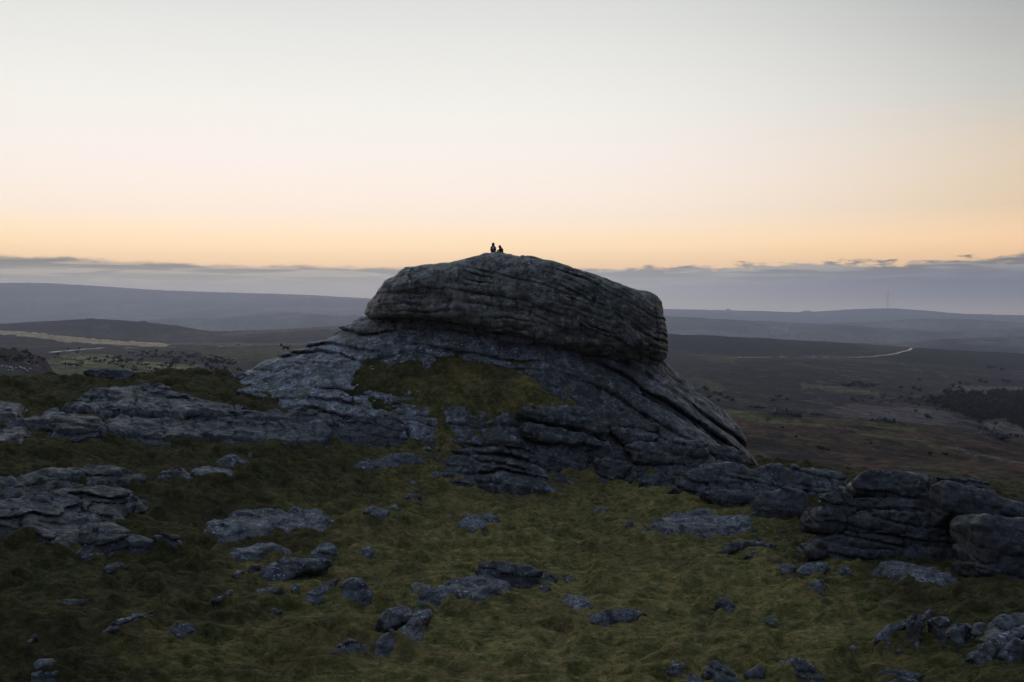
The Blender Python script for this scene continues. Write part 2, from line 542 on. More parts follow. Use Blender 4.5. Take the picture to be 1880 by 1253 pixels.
# ------------------------------------------------------------------ near ground
GP = [  # (photo column, photo row, distance in m)
    (-300, 1253, 31), (0, 1253, 34), (300, 1253, 36), (700, 1253, 37), (1100, 1253, 37), (1500, 1253, 36), (1880, 1253, 35), (2200, 1253, 34),
    (-300, 1100, 39), (0, 1100, 42), (300, 1100, 45), (600, 1100, 47.5), (940, 1100, 49), (1300, 1100, 49), (1700, 1100, 47), (1880, 1100, 46), (2200, 1100, 45),
    (-300, 1000, 46), (0, 1000, 49), (300, 1000, 54), (600, 1000, 58), (940, 1000, 61), (1300, 1000, 61.5), (1480, 1030, 57), (1700, 1066, 52),
    (0, 920, 54), (300, 930, 60), (600, 920, 67), (940, 920, 73), (1200, 910, 75), (1400, 955, 68),
    (150, 860, 62), (300, 855, 67), (450, 850, 70), (620, 860, 74), (760, 870, 77), (940, 885, 79), (1140, 880, 79.5),
    (0, 840, 60), (150, 820, 65), (300, 810, 71), (500, 830, 73.5), (620, 830, 76), (760, 820, 79), (-300, 830, 56),
    (700, 802, 80.5), (900, 800, 82),
    (350, 700, 86), (450, 690, 90), (450, 740, 83), (300, 690, 90), (230, 697, 90), (100, 705, 84), (0, 720, 78), (-200, 705, 75),
    (100, 745, 78), (0, 775, 70), (200, 768, 77), (400, 783, 78), (-300, 760, 68),
    (660, 690, 86), (850, 672, 86.5), (990, 705, 85), (1050, 742, 83.5), (700, 715, 84.5), (850, 730, 83.5), (960, 748, 82.5), (740, 690, 85.4), (780, 705, 85.1), (690, 698, 85.4), (780, 674, 86.3), (920, 700, 85.6), (1000, 725, 84.4),
]
GZ = [  # hidden ground: (photo column, distance, height relative to the camera)
    (300, 105, -9.5), (450, 105, -10), (0, 96, -8.6), (-300, 95, -8.6), (-300, 126, -15.5), (0, 126, -16), (300, 126, -16), (600, 126, -17), (900, 100, -9), (900, 126, -18), (640, 105, -9),
    (1200, 100, -14), (1300, 86, -13.9), (1380, 92, -14.4), (1600, 78, -14.2), (1880, 60, -14.2), (1880, 76, -15.5), (1600, 100, -17), (1880, 100, -19), (2200, 70, -15), (2200, 100, -20),
    (1300, 110, -17), (1300, 126, -20), (1600, 126, -20.5), (1900, 126, -22.5), (2250, 126, -24),
    (-300, 20, -12.5), (300, 20, -13.5), (940, 20, -13.8), (1600, 20, -13.5), (2200, 20, -13),
]


def make_rbf(pts, lam=0.02):
    pts = np.asarray(pts, float)
    xy, z = pts[:, :2] / 20.0, pts[:, 2]
    n = len(pts)
    r2 = ((xy[:, None] - xy[None]) ** 2).sum(-1)
    K = 0.5 * r2 * np.log(r2 + 1e-9) + lam * np.eye(n)
    A = np.zeros((n + 3, n + 3)); A[:n, :n] = K
    Pm = np.c_[np.ones(n), xy]; A[:n, n:] = Pm; A[n:, :n] = Pm.T
    w = np.linalg.solve(A, np.r_[z, 0, 0, 0])

    def f(x, y):
        x = np.asarray(x, float); sh = x.shape
        q = np.stack([x.ravel(), np.asarray(y, float).ravel()], 1) / 20.0
        out = np.empty(len(q))
        for s in range(0, len(q), 60000):
            c = q[s:s + 60000]
            d2 = ((c[:, None] - xy[None]) ** 2).sum(-1)
            out[s:s + 60000] = (0.5 * d2 * np.log(d2 + 1e-9)) @ w[:n] + w[n] + c @ w[n + 1:]
        return out.reshape(sh)
    return f


GB = [(600, 712, 85), (540, 706, 86), (480, 704, 87.5), (560, 742, 83.6), (650, 750, 82.9), (740, 768, 82), (700, 790, 81.4), (800, 786, 82), (880, 790, 82.2), (980, 800, 82.2),
      (1060, 765, 82.8), (1110, 750, 84), (1120, 800, 82), (1180, 845, 81), (1220, 800, 82.6), (1300, 840, 81.8), (760, 652, 87.5), (900, 655, 86.2), (600, 675, 88)]   # here the bedrock is bare: turf lies lower


def pts_from(gp, gz):
    P = [at(*g) for g in gp]
    for px, d, z in gz:
        q = at(px, HORIZON, d); q[2] = CAM[2] + z
        P.append(q)
    return np.array(P)


_h_near = make_rbf(np.r_[pts_from(GP, GZ), at(*np.array(GB, float).T) - [0, 0, 0.75]])


def turf_noise(x, y):
    P = np.stack([x, y, 0 * x], -1).reshape(-1, 3)
    rot = P.copy(); rot[:, 0], rot[:, 1] = P[:, 0] * .97 - P[:, 1] * .24, P[:, 0] * .24 + P[:, 1] * .97
    a = 0.5 * fbm(P / 4.5 + 3, 3)
    w = P + 0.8 * np.stack([vnoise(P / 1.7), vnoise(P / 1.7 + 9), 0 * P[:, 0]], 1)
    b = 0.17 * fbm(w * [0.45, 0.95, 1] + 31, 3)
    hum = np.maximum(0, vnoise(w * [0.62, 0.9, 1] + 71) - 0.08) * 0.70 + np.maximum(0, vnoise(w * [1.3, 1.9, 1] + 33) - 0.06) * 0.34
    c = 0.05 * vnoise(P * 3.1 + 5)
    return (a + b + hum + c).reshape(np.shape(x))


def ground_h(x, y, fine=True):
    h = _h_near(x, y)
    # round the back of the camera the ground is level moor
    r = np.asarray(y) / np.maximum(np.hypot(x, y), 1e-6)
    m = smooth((r - 0.55) / 0.2) * smooth((np.asarray(y) - 8) / 16)
    h = h * m + (CAM[2] - 13.6) * (1 - m)
    if fine: h = h + turf_noise(np.asarray(x, float), np.asarray(y, float))
    return h


# far relief: each row is one line across the land, (distance, [(photo column, photo row)]) or heights
FAR = [
    (150, 'z', [(-900, -22), (0, -22), (450, -22), (940, -22), (1300, -23), (1400, -23.8), (1880, -25.4), (2600, -28)]),
    (200, 'z', [(-900, -24), (0, -24), (60, -26), (200, -31), (700, -31), (1200, -27), (1400, -25.8), (1880, -30.6), (2600, -37)]),
    (280, 'z', [(-900, -17), (0, -19.0), (50, -21.0), (95, -24.5), (140, -34), (700, -40), (1200, -30), (1250, -28), (1310, -28.7), (1480, -31.1), (1625, -32.2), (1800, -35.2), (1880, -39), (2600, -55)]),
    (380, 'y', [(-900, 632), (0, 640), (40, 645), (75, 655), (90, 668), (120, 745), (700, 745), (1250, 770), (1600, 810), (1880, 850), (2600, 880)]),
    (480, 'y', [(-900, 690), (0, 690), (120, 690), (400, 692), (700, 690), (1000, 740), (1300, 740), (1500, 765), (1700, 790), (1880, 815), (2600, 830)]),
    (650, 'y', [(-900, 665), (0, 668), (250, 676), (450, 680), (700, 680), (1200, 716), (1500, 742), (1700, 765), (1880, 785), (2600, 800)]),
    (900, 'y', [(-900, 645), (0, 650), (250, 656), (450, 654), (700, 652), (1200, 690), (1500, 705), (1700, 725), (1880, 745), (2600, 760)]),
    (1300, 'y', [(-900, 630), (0, 632), (250, 636), (450, 634), (700, 630), (1200, 662), (1500, 666), (1700, 690), (1880, 705), (2600, 720)]),
    (1700, 'y', [(-900, 606), (0, 609), (100, 615), (230, 626), (320, 632), (450, 628), (700, 622), (1200, 645), (1340, 656), (1500, 653), (1672, 655), (1880, 676), (2600, 690)]),
    (2150, 'y', [(-900, 610), (0, 606), (100, 612), (230, 622), (320, 626), (450, 618), (700, 606), (1213, 612), (1330, 617), (1460, 625), (1560, 630), (1700, 640), (1880, 650), (2600, 670)]),
    (2500, 'y', [(-900, 590), (0, 595), (60, 590), (165, 585), (220, 587), (270, 592), (330, 598), (390, 609), (480, 606), (640, 598), (760, 596), (1213, 640), (1460, 640), (1700, 650), (1880, 660), (2600, 670)]),
    (3000, 'z', [(-900, -150), (700, -150), (1200, -150), (1500, -150), (1700, -140), (1880, -135), (2600, -130)]),
    (3500, 'y', [(-900, 640), (300, 640), (700, 640), (1200, 625), (1300, 622), (1500, 626), (1560, 630), (1640, 632), (1750, 622), (1880, 617), (2600, 614)]),
    (4100, 'z', [(-900, -210), (700, -190), (1200, -150), (1880, -170), (2600, -170)]),
    (4700, 'y', [(-900, 600), (0, 600), (200, 594), (300, 585), (410, 583), (480, 577), (548, 572), (585, 578), (680, 580), (760, 582), (1213, 580), (1330, 586), (1450, 592), (1550, 597), (1650, 604), (1720, 608), (1800, 606), (1880, 603), (2600, 600)]),
    (5200, 'z', [(-900, -190), (700, -190), (1200, -190), (1880, -190), (2600, -190)]),
    (5900, 'y', [(-900, 570), (0, 572), (300, 572), (700, 570), (1213, 598), (1450, 598), (1540, 593), (1620, 590), (1700, 585), (1780, 587), (1880, 593), (2600, 596)]),
    (6600, 'y', [(-900, 524), (-300, 520), (0, 519), (80, 519), (200, 526), (300, 533), (420, 537), (560, 541), (680, 548), (800, 556), (1000, 575), (1213, 600), (1880, 600), (2600, 600)]),
    (7300, 'z', [(-900, -150), (700, -150), (1200, -150), (1880, -150), (2600, -150)]),
    (8200, 'y', [(-900, 570), (700, 575), (1000, 568), (1213, 567), (1330, 569.5), (1400, 571), (1470, 574), (1500, 572), (1560, 568), (1630, 565.5), (1700, 570), (1760, 576), (1880, 579), (2600, 580)]),
    (9300, 'z', [(-900, -300), (2600, -300)]),
]
FAR = [(d if d < 2600 else 2600 + (d - 2600) * 2.2, k, p if (k == 'y' or d < 2600) else [(a, z * 1.8) for a, z in p]) for d, k, p in FAR]
FAR_D = np.array([f[0] for f in FAR], float)


def far_rows(px):
    Z = []
    for d, kind, pts in FAR:
        a = np.array(pts, float)
        v = np.interp(px, a[:, 0], a[:, 1])
        if kind == 'y':
            X = (px - 940) / F
            v = at(px, v, np.full_like(px, d))[:, 2] - CAM[2]
        # soften the corners across the columns
        Z.append(v)
    return np.array(Z)


def far_h(px, d, x=None):
    """px, d equal-shaped arrays: ground height"""
    sh = px.shape
    px, d = px.ravel(), d.ravel()
    acc = 0
    for off, w in ((-14, .25), (0, .5), (14, .25)):
        Z = far_rows(px + off)
        k = np.clip(np.searchsorted(FAR_D, d) - 1, 0, len(FAR_D) - 2)
        t = np.clip((np.log(d) - np.log(FAR_D[k])) / (np.log(FAR_D[k + 1]) - np.log(FAR_D[k])), 0, 1)
        ts = 0.55 * smooth(t) + 0.45 * t
        i = np.arange(len(px))
        acc = acc + w * (Z[k, i] * (1 - ts) + Z[k + 1, i] * ts)
    x = (px - 940) / F * d
    P = np.stack([x, d, 0 * d], 1)
    n = fbm(P / 60.0, 3) * np.interp(d, [110, 200, 600, 2500, 8000], [0.3, 0.9, 1.2, 2.0, 5.0])
    n += fbm(P / 9.0 + 7, 3) * np.interp(d, [110, 200, 400, 3000], [0.5, 0.7, 0.7, 0.6])
    return (acc + n + CAM[2]).reshape(sh)


def land_h(x, y):
    """height of the land anywhere in front of the camera"""
    x, y = np.atleast_1d(np.asarray(x, float)), np.atleast_1d(np.asarray(y, float))
    px = 940 + F * x / np.maximum(y, 1)
    hn = ground_h(x, np.minimum(y, 140))
    hf = far_h(px, np.maximum(y, 100.0))
    m = smooth((y - 112) / 34.0)
    return hn * (1 - m) + hf * m


def hit_ground(px, py, d0=28.0, d1=17000.0, margin=0.0):
    """distance at which the ray of a photo point meets the land"""
    ds = np.exp(np.linspace(math.log(d0), math.log(d1), 760))
    P = at(np.full_like(ds, px), np.full_like(ds, py), ds)
    below = P[:, 2] < land_h(P[:, 0], ds) + margin
    k = int(np.argmax(below)) if below.any() else len(ds) - 1
    if k:
        lo, hi = ds[k - 1], ds[k]
        for _ in range(2):                        # refine
            fs = np.linspace(lo, hi, 9)
            Pf = at(np.full_like(fs, px), np.full_like(fs, py), fs)
            b = Pf[:, 2] < land_h(Pf[:, 0], fs) + margin
            q = int(np.argmax(b)) if b.any() else 8
            lo, hi = fs[max(q - 1, 0)], fs[q]
        return float(hi)
    return float(ds[k])


# ---- meshes: fine in front of the camera, coarse all round
def polar_mesh(name, ratios, ds, hfun):
    """ratios = x/y of the columns"""
    A, D = np.meshgrid(ratios, ds, indexing='ij')
    X, Y = A * D, D
    H = hfun(X, Y)
    nx, ny = A.shape
    V = np.stack([X, Y, H], -1).reshape(-1, 3)
    i, j = np.meshgrid(np.arange(nx - 1), np.arange(ny - 1), indexing='ij')
    a = (i * ny + j).ravel()
    Q = np.stack([a, a + ny, a + ny + 1, a + 1], 1)
    return V, Q, A, D


def geom(a, b, n): return np.exp(np.linspace(math.log(a), math.log(b), n))


cols_near = np.r_[np.linspace(-1.1, -0.62, 24), np.linspace(-0.6, 0.6, 980), np.linspace(0.62, 1.1, 24)]
ds_near = np.r_[geom(3, 26, 14), geom(27, 112, 470), geom(112.6, 146, 40)]
V, Q, _, _ = polar_mesh('ground', cols_near, ds_near, lambda x, y: land_h(x.ravel(), y.ravel()).reshape(x.shape))
tag(link('ground', new_mesh('ground', V, Q), M_TURF), kind='structure')

# ring of plain moor behind and beside the camera
ang = np.radians(np.linspace(47, 313, 60)); rr = geom(3, 17300, 40)
A_, R_ = np.meshgrid(ang, rr, indexing='ij')
Zr = CAM[2] - 13.6 - 8 * smooth((R_ - 100) / 600) - 60 * smooth((R_ - 400) / 3000) + 6 * fbm(np.stack([np.sin(A_) * R_, np.cos(A_) * R_, 0 * R_], -1).reshape(-1, 3) / 300, 3).reshape(R_.shape) * smooth(R_ / 300)
Vr = np.stack([np.sin(A_) * R_, np.cos(A_) * R_, Zr], -1).reshape(-1, 3)
i, j = np.meshgrid(np.arange(59), np.arange(39), indexing='ij'); a = (i * 40 + j).ravel()
tag(link('ground', new_mesh('ground', Vr, np.stack([a, a + 40, a + 41, a + 1], 1)), M_TURF), kind='structure')

# cover of the far land: heather, bracken, straw grass and pasture
HEATH, BRACKEN, GRASS, STRAW, PALE, DARK = (0.026, 0.021, 0.030), (0.062, 0.034, 0.024), (0.060, 0.066, 0.028), (0.50, 0.38, 0.24), (0.125, 0.098, 0.090), (0.018, 0.018, 0.018)
FIELDS = [  # (colour, photo outline, nearest, farthest distance)
    (STRAW, [(-40, 603), (60, 611), (150, 620), (230, 626), (312, 632), (300, 637), (220, 635), (120, 628), (50, 618), (-40, 610)], 1200, 2100),
    ((0.105, 0.115, 0.045), [(84, 668), (104, 654), (130, 648), (200, 650), (240, 662), (300, 668), (420, 684), (400, 710), (250, 700), (100, 690)], 480, 1200),
    ((0.19, 0.19, 0.08), [(110, 663), (150, 655), (215, 660), (210, 668), (150, 668)], 480, 1200),
    ((0.19, 0.19, 0.08), [(265, 665), (310, 668), (375, 672), (378, 684), (330, 684), (270, 680)], 480, 1200),
    (PALE, [(400, 613), (480, 605), (640, 597), (700, 597), (640, 603), (500, 611), (420, 618)], 1800, 2600),
    (PALE, [(300, 632), (330, 629), (420, 629), (500, 631), (640, 627), (640, 633), (480, 636), (400, 637)], 1200, 2300),
    (GRASS, [(360, 643), (480, 638), (560, 640), (560, 665), (440, 662), (420, 668), (390, 660)], 600, 1600),
    (GRASS, [(1410, 626), (1480, 625), (1700, 637), (1640, 647), (1560, 646), (1490, 640)], 1500, 2300),
    (GRASS, [(1430, 645), (1460, 645), (1460, 653), (1430, 655)], 1200, 2200),
    (GRASS, [(1275, 690), (1312, 700), (1330, 716), (1320, 726), (1285, 715)], 400, 1300),
    (GRASS, [(1215, 690), (1250, 694), (1250, 700), (1215, 698)], 400, 1300),
    (GRASS, [(1455, 665), (1500, 672), (1540, 680), (1535, 684), (1460, 672)], 600, 1500),
    (GRASS, [(1310, 655), (1350, 656), (1350, 668), (1290, 664)], 800, 1800),
    ((0.10, 0.10, 0.05), [(1470, 704), (1560, 712), (1620, 722), (1615, 728), (1540, 720), (1470, 712)], 400, 1300),
    ((0.105, 0.082, 0.082), [(1515, 752), (1560, 742), (1620, 746), (1740, 754), (1768, 774), (1700, 782), (1640, 778), (1550, 766)], 282, 900),
    (PALE, [(1800, 765), (1880, 768), (1990, 790), (1990, 820), (1860, 800), (1810, 785)], 282, 900),
    ((0.12, 0.15, 0.07), [(1862, 711), (1900, 711), (1900, 721), (1866, 720)], 500, 1500),
    (PALE, [(1750, 708), (1790, 710), (1870, 712), (1865, 722), (1800, 720), (1750, 716)], 500, 1500),
    ((0.085, 0.085, 0.035), [(1280, 742), (1345, 746), (1400, 760), (1470, 772), (1540, 778), (1500, 784), (1400, 776), (1345, 766), (1300, 757)], 140, 300),
    ((0.080, 0.080, 0.034), [(1585, 772), (1625, 778), (1690, 787), (1680, 793), (1620, 787), (1585, 779)], 140, 300),
    ((0.080, 0.080, 0.034), [(1606, 797), (1660, 800), (1735, 818), (1760, 828), (1722, 823), (1660, 811)], 140, 300),
    (PALE, [(1735, 818), (1790, 830), (1830, 840), (1880, 850), (1880, 853), (1820, 844), (1770, 831)], 140, 300),
    ((0.10, 0.09, 0.04), [(1540, 784), (1600, 794), (1650, 806), (1650, 809), (1590, 799)], 140, 300),
    (DARK, [(1215, 612), (1460, 626), (1560, 632), (1600, 642), (1480, 652), (1330, 650), (1215, 642)], 1400, 2300),
    (DARK, [(1700, 640), (1900, 652), (1900, 680), (1750, 672), (1660, 664), (1600, 660), (1640, 652)], 1300, 2300),
]


def paint(V, D):
    px, py = pix(V)
    D = D.ravel()
    P = np.stack([V[:, 0], V[:, 1], 0 * D], 1).astype(np.float32)
    near = np.exp(-((D - 200) / 170.0) ** 2)[:, None] * (px > 900)[:, None]
    c = np.array(HEATH)[None] * (1 - near) + np.array(BRACKEN)[None] * near
    # streaks running along the slopes
    sc = np.interp(D, [140, 400, 1500, 4000, 8000], [14, 30, 70, 180, 300])[:, None]
    ang_ = np.stack([px / 150.0, np.log(D) * 10.0, 0 * D], 1)
    n1 = fbm(ang_ * [0.7, 3.2, 1] + 3, 4, 0.6)
    n2 = fbm(ang_ * [2.4, 5.0, 1] + 40, 4, 0.6)
    n3 = fbm(P / sc, 4, 0.6)
    left = (px < 800).astype(float) * 0.12
    g = smooth((n1 - 0.14 + left) / 0.2)[:, None] * 0.6
    c = c * (1 - g) + np.array(GRASS)[None] * 0.85 * g
    s = smooth((n2 - 0.12) / 0.2)[:, None] * 0.5 * (1 - near)
    c = c * (1 - s) + np.array(PALE)[None] * s
    n4 = fbm(P / (sc * 0.22) + 11, 4, 0.65)
    k = smooth((0.6 * n3 + 0.6 * n4 - 0.02) / 0.22)[:, None] * 0.8
    c = c * (1 - k) + np.array(DARK)[None] * k
    hz = smooth((D - 2600) / 800)[:, None]
    c = c * (1 - hz) + np.clip(np.array((0.070, 0.074, 0.060)) * (1 + 1.6 * n3[:, None] + 0.9 * n1[:, None]), 0.012, 1) * hz
    wob = np.stack([px / 9.0, py / 3.0, 0 * px], 1)
    wx, wy = px + 7 * vnoise(wob), py + 1.6 * vnoise(wob + 50)
    for col, poly, d0, d1 in FIELDS:
        m = (D > d0) & (D < d1)
        sub = np.nonzero(m)[0]
        ins = in_poly(wx[sub], wy[sub], poly)
        e = sub[ins]
        mixv = np.clip(0.8 + 0.5 * n2[e], 0.35, 1)[:, None]
        c[e] = c[e] * (1 - mixv) + np.array(col)[None] * mixv
    return np.clip(c, 0.004, 0.6)


def add_cover(me, C):
    at_ = me.attributes.new('cover', 'FLOAT_COLOR', 'POINT')
    at_.data.foreach_set('color', np.c_[C, np.ones(len(C))].astype(np.float32).ravel())


cols_far = np.r_[np.linspace(-1.1, -0.62, 16), np.linspace(-0.6, 0.6, 760), np.linspace(0.62, 1.1, 16)]
for nm, d0, d1, n, mt in (('moor', 125, 2750, 300, M_MOOR), ('hills', 2750, 17300, 240, M_HILL)):
    V, Q, A, D = polar_mesh(nm, cols_far, geom(d0, d1, n),
                            lambda x, y: (land_h(x.ravel(), y.ravel()).reshape(x.shape) - 1.2 * (1 - smooth((y - 125) / 22))))
    me = new_mesh(nm, V, Q)
    add_cover(me, paint(V, D))
    tag(link(nm, me, mt), kind='structure')

# ------------------------------------------------------------------ rock builder
BED = np.array([0.17, -0.06, 1.0]); BED /= np.linalg.norm(BED)


def bedded(P, seed, spacing, step, groove, width, curve=None, warp=0.35, jspace=0.0):
    """relief of bedded granite: stepped layers parted by grooves, and cross joints"""
    s = P @ BED.astype(np.float32) if curve is None else curve(P)
    s = s + warp * spacing * vnoise(P / (spacing * 3.5) + seed) + 0.12 * spacing * vnoise(P / (spacing * 0.7) + seed * 2)
    r = np.random.default_rng(seed)
    lo, hi = float(s.min()) - spacing, float(s.max()) + spacing
    n = int((hi - lo) / spacing * 1.6) + 3
    b = lo + np.cumsum(r.uniform(0.45, 1.7, n) * spacing)
    off = r.uniform(-1, 1, n + 1) * step
    dep = r.choice([0.45, 0.8, 1.0, 1.3], n + 1) * groove
    k = np.searchsorted(b, s)
    lo_b = np.where(k > 0, b[np.clip(k - 1, 0, n - 1)], lo - 1e3)
    hi_b = np.where(k < n, b[np.clip(k, 0, n - 1)], hi + 1e3)
    dl, dh = s - lo_b, hi_b - s
    near_b = np.minimum(dl, dh)
    who = np.where(dl < dh, np.clip(k - 1, 0, n), np.clip(k, 0, n))
    fade = np.clip(0.65 + 0.9 * vnoise(P / (spacing * 4.0) + seed + 50), 0.05, 1.25)
    f = off[k] + dep[who] * fade * np.exp(-(near_b / width) ** 2)
    if jspace:
        j = P[:, 0] + 0.35 * P[:, 1] + 0.5 * vnoise(P / jspace + seed)
        j = j + r.uniform(-1, 1, n + 1)[k] * jspace
        jj = np.abs((j / jspace) % 1.0 - 0.5) * jspace
        on = (r.random(n + 1)[k] > 0.35)
        f = f + on * groove * 0.9 * np.exp(-(jj / (width * 0.9)) ** 2)
    return f.astype(np.float32)


ROCKS = {}


def rock_mesh(name, poly, d=None, tilt=42.0, thick=None, seed=0, rough=1.0, spacing=None, step=None, groove=None, rnd=None, lift=0.0, follow=None, cells=110000, sink=0.25):
    """a rock whose outline (photo points) stands at distance d on a plane tilted back by tilt degrees"""
    poly = np.array(poly, float)
    cx, top, bot = poly[:, 0].mean(), poly[:, 1].min(), poly[:, 1].max()
    if follow is None: follow = d is None
    if d is None:
        d = hit_ground(cx, bot - 0.1 * (bot - top), margin=0.0)
    p0 = at(cx, bot, d)
    t = math.radians(tilt)
    un = np.array([1.0, 0.0, 0.0])
    if follow and tilt < 48:
        low = lambda m: poly[m][np.argmax(poly[m][:, 1])]
        a_, b_ = low(poly[:, 0] < cx - 0.28 * np.ptp(poly[:, 0])), low(poly[:, 0] > cx + 0.28 * np.ptp(poly[:, 0]))
        A_, B_ = (at(q[0], q[1], hit_ground(q[0], q[1] - 1.0)) for q in (a_, b_))
        e = B_ - A_
        e[1] = np.clip(e[1], -0.6 * e[0], 0.6 * e[0]); e[2] = np.clip(e[2], -0.22 * e[0], 0.22 * e[0])
        un = e / np.linalg.norm(e)
    hn = np.array([-un[1], un[0], 0.0]); hn /= np.linalg.norm(hn)
    up = np.cross(un, hn)
    vn = hn * math.cos(t) + up * math.sin(t)
    wn = np.cross(un, vn)                      # towards the camera and up
    r = ray(poly[:, 0], poly[:, 1])
    k = ((p0 - CAM) @ wn) / (r @ wn)
    pts = CAM + r * k[:, None]
    q = np.stack([(pts - p0) @ un, (pts - p0) @ vn], 1)
    wide, tall = np.ptp(q[:, 0]), np.ptp(q[:, 1])
    # carry the foot of the outline down into the ground
    q[:, 1] -= sink * smooth((0.35 * tall - (q[:, 1] - q[:, 1].min())) / (0.35 * tall + 1e-6)) * min(1.0, tall)
    size = min(wide, tall)
    back = (thick if thick is not None else max(0.45, 0.55 * size)) + tall * math.sin(t) * math.cos(t) * 0.6
    front = (0.16 if tilt > 37 else 0.07) * size if thick is None else 0.2 * min(thick, size)
    rnd = rnd if rnd is not None else 0.18 * size
    rnd = max(0.05, rnd)
    th = 0.5 * (back + front)
    wc = front - th
    pad = 0.12 + 0.08 * size
    ext = np.array([wide + 2 * pad, tall + 2 * pad, 2 * th + 2 * pad])
    h = max(1.1 * d / 996.0, (ext.prod() / cells) ** (1 / 3))
    n = np.maximum(np.ceil(ext / h).astype(int) + 1, 5)
    org = np.array([q[:, 0].min() - pad, q[:, 1].min() - pad, wc - th - pad])
    u = org[0] + h * np.arange(n[0]); v = org[1] + h * np.arange(n[1]); w = org[2] + h * np.arange(n[2])
    U, Vv = np.meshgrid(u, v, indexing='ij')
    a = sd_poly(U.astype(np.float32), Vv.astype(np.float32), q)
    # domed upper surface
    dome = 0.5 * front * (1 - np.clip(-a / (0.5 * size + 1e-6), 0, 1))
    f = smax(a[:, :, None], np.abs(w[None, None, :] - wc) - th + dome[:, :, None], rnd).astype(np.float32)
    f += lift
    am = max(0.02, 0.085 * size ** 0.8) * rough
    band = np.abs(f) < max(0.5 * size, 5 * am) + 3 * h
    I = np.array(np.nonzero(band)).T
    loc = org + I * h
    P = (p0 + loc[:, :1] * un + loc[:, 1:2] * vn + loc[:, 2:3] * wn).astype(np.float32)
    L = max(0.25, 0.5 * size)
    g = am * 1.7 * fbm(P / L + seed * 1.7, 5, 0.6)
    # blunt facets so that it reads as broken stone
    fac = np.abs(vnoise(P / (L * 0.9) + seed * 3.1)) - 0.25
    g -= am * 1.5 * fac + am * 0.7 * (np.abs(vnoise(P / (L * 0.4) + seed * 5.3)) - 0.25)
    sp = spacing if spacing is not None else ((0.0 if seed % 3 else 0.5 * tall) if size < 1.0 else 0.6)
    if sp:
        g += bedded(P, seed + 5, sp, step if step is not None else 0.10 * min(sp, 0.6), groove if groove is not None else 0.15 * min(sp, 0.6), max(0.9 * h, 0.07 * sp), jspace=sp * 4 if size > 1 else 0)
    f[band] += g
    f[0] = f[-1] = 1; f[:, 0] = f[:, -1] = 1; f[:, :, 0] = f[:, :, -1] = 1
    pv, qd = surface_nets(f)
    loc = org + pv * h
    W = p0 + loc[:, :1] * un + loc[:, 1:2] * vn + loc[:, 2:3] * wn
    return W, qd, p0




def slab_mesh(poly, seed=0, amp=0.35, spacing=0.5, step=0.10, groove=0.16, rough=1.0, edge=0.45, cells=240000, bare=0.02):
    """bedrock breaking through the turf: the outline is laid on the ground, the rock rises a little above it in low steps"""
    poly = np.array(poly, float)
    G = []
    for x, y in poly:
        d = hit_ground(x, y)
        G.append(at(x, y, d)[:2])
    G = np.array(G)
    lo, hi = G.min(0) - 0.9, G.max(0) + 0.9
    zg = ground_h(G[:, 0], G[:, 1], False)
    d = G[:, 1].mean()
    z0, z1 = zg.min() - 1.0, zg.max() + amp + 1.1
    h = max(0.95 * d / 996.0, ((hi - lo).prod() * (z1 - z0) / cells / 3.0) ** (1 / 3))
    xs, ys, zs = np.arange(lo[0], hi[0], h), np.arange(lo[1], hi[1], h), np.arange(z0, z1, h)
    X, Y = np.meshgrid(xs, ys, indexing='ij')
    P2 = np.stack([X.ravel(), Y.ravel(), 0 * X.ravel()], 1).astype(np.float32)
    wx = 0.24 * vnoise(P2 / 1.1 + seed) + 0.10 * vnoise(P2 / 0.35 + seed)
    wy = 0.24 * vnoise(P2 / 1.1 + seed + 40) + 0.10 * vnoise(P2 / 0.35 + seed + 40)
    sd = sd_poly((P2[:, 0] + wx).astype(np.float32), (P2[:, 1] + wy).astype(np.float32), G).reshape(X.shape)
    inn = np.clip(-sd / edge, -1.5, 1)
    off = amp * np.where(inn > 0, smooth(inn), inn)
    off = off + (0.22 * fbm(P2 / 3.2 + seed, 3) - bare * 0.3).reshape(X.shape) * np.clip(inn, 0, 1) + bare * 0.6
    tn = turf_noise(X, Y)
    H = ground_h(X, Y, False) + off + 0.6 * tn + 0.4 * tn[sd < 0].mean() + 0.06
    gx, gy = np.gradient(H, h)
    sl = 1 / np.sqrt(1 + np.minimum(gx * gx + gy * gy, 6))
    f = ((zs[None, None, :] - H[:, :, None]) * sl[:, :, None]).astype(np.float32)
    I = np.array(np.nonzero(np.abs(f) < 0.7)).T
    P = np.stack([xs[I[:, 0]], ys[I[:, 1]], zs[I[:, 2]]], 1).astype(np.float32)
    g = rough * (0.10 * fbm(P * [0.6, 0.6, 1.1] + seed, 4, 0.55) - 0.05 * np.abs(vnoise(P / 0.9 + seed * 2)))
    g += bedded(P, seed + 3, spacing, step, groove, max(0.9 * h, 0.06), None, 0.6, 2.6)
    g += bedded(P, seed + 9, 0.2, 0.015, 0.035, max(0.8 * h, 0.04), None, 0.8, 1.4) * np.clip(0.3 + 1.5 * vnoise(P / 1.6 + seed), 0, 1)
    f[tuple(I.T)] += g
    f[0] = f[-1] = 1; f[:, 0] = f[:, -1] = 1; f[:, :, 0] = 1; f[:, :, -1] = 1
    floor = (ground_h(X, Y, False) - 0.75)[:, :, None]
    f = np.maximum(f, (floor - zs[None, None, :]).astype(np.float32))
    pv, qd = surface_nets(f)
    p0 = np.array([G[:, 0].mean(), G[:, 1].mean(), zg.mean()])
    return np.array([xs[0], ys[0], zs[0]]) + pv * h, qd, p0


_seed = [100]


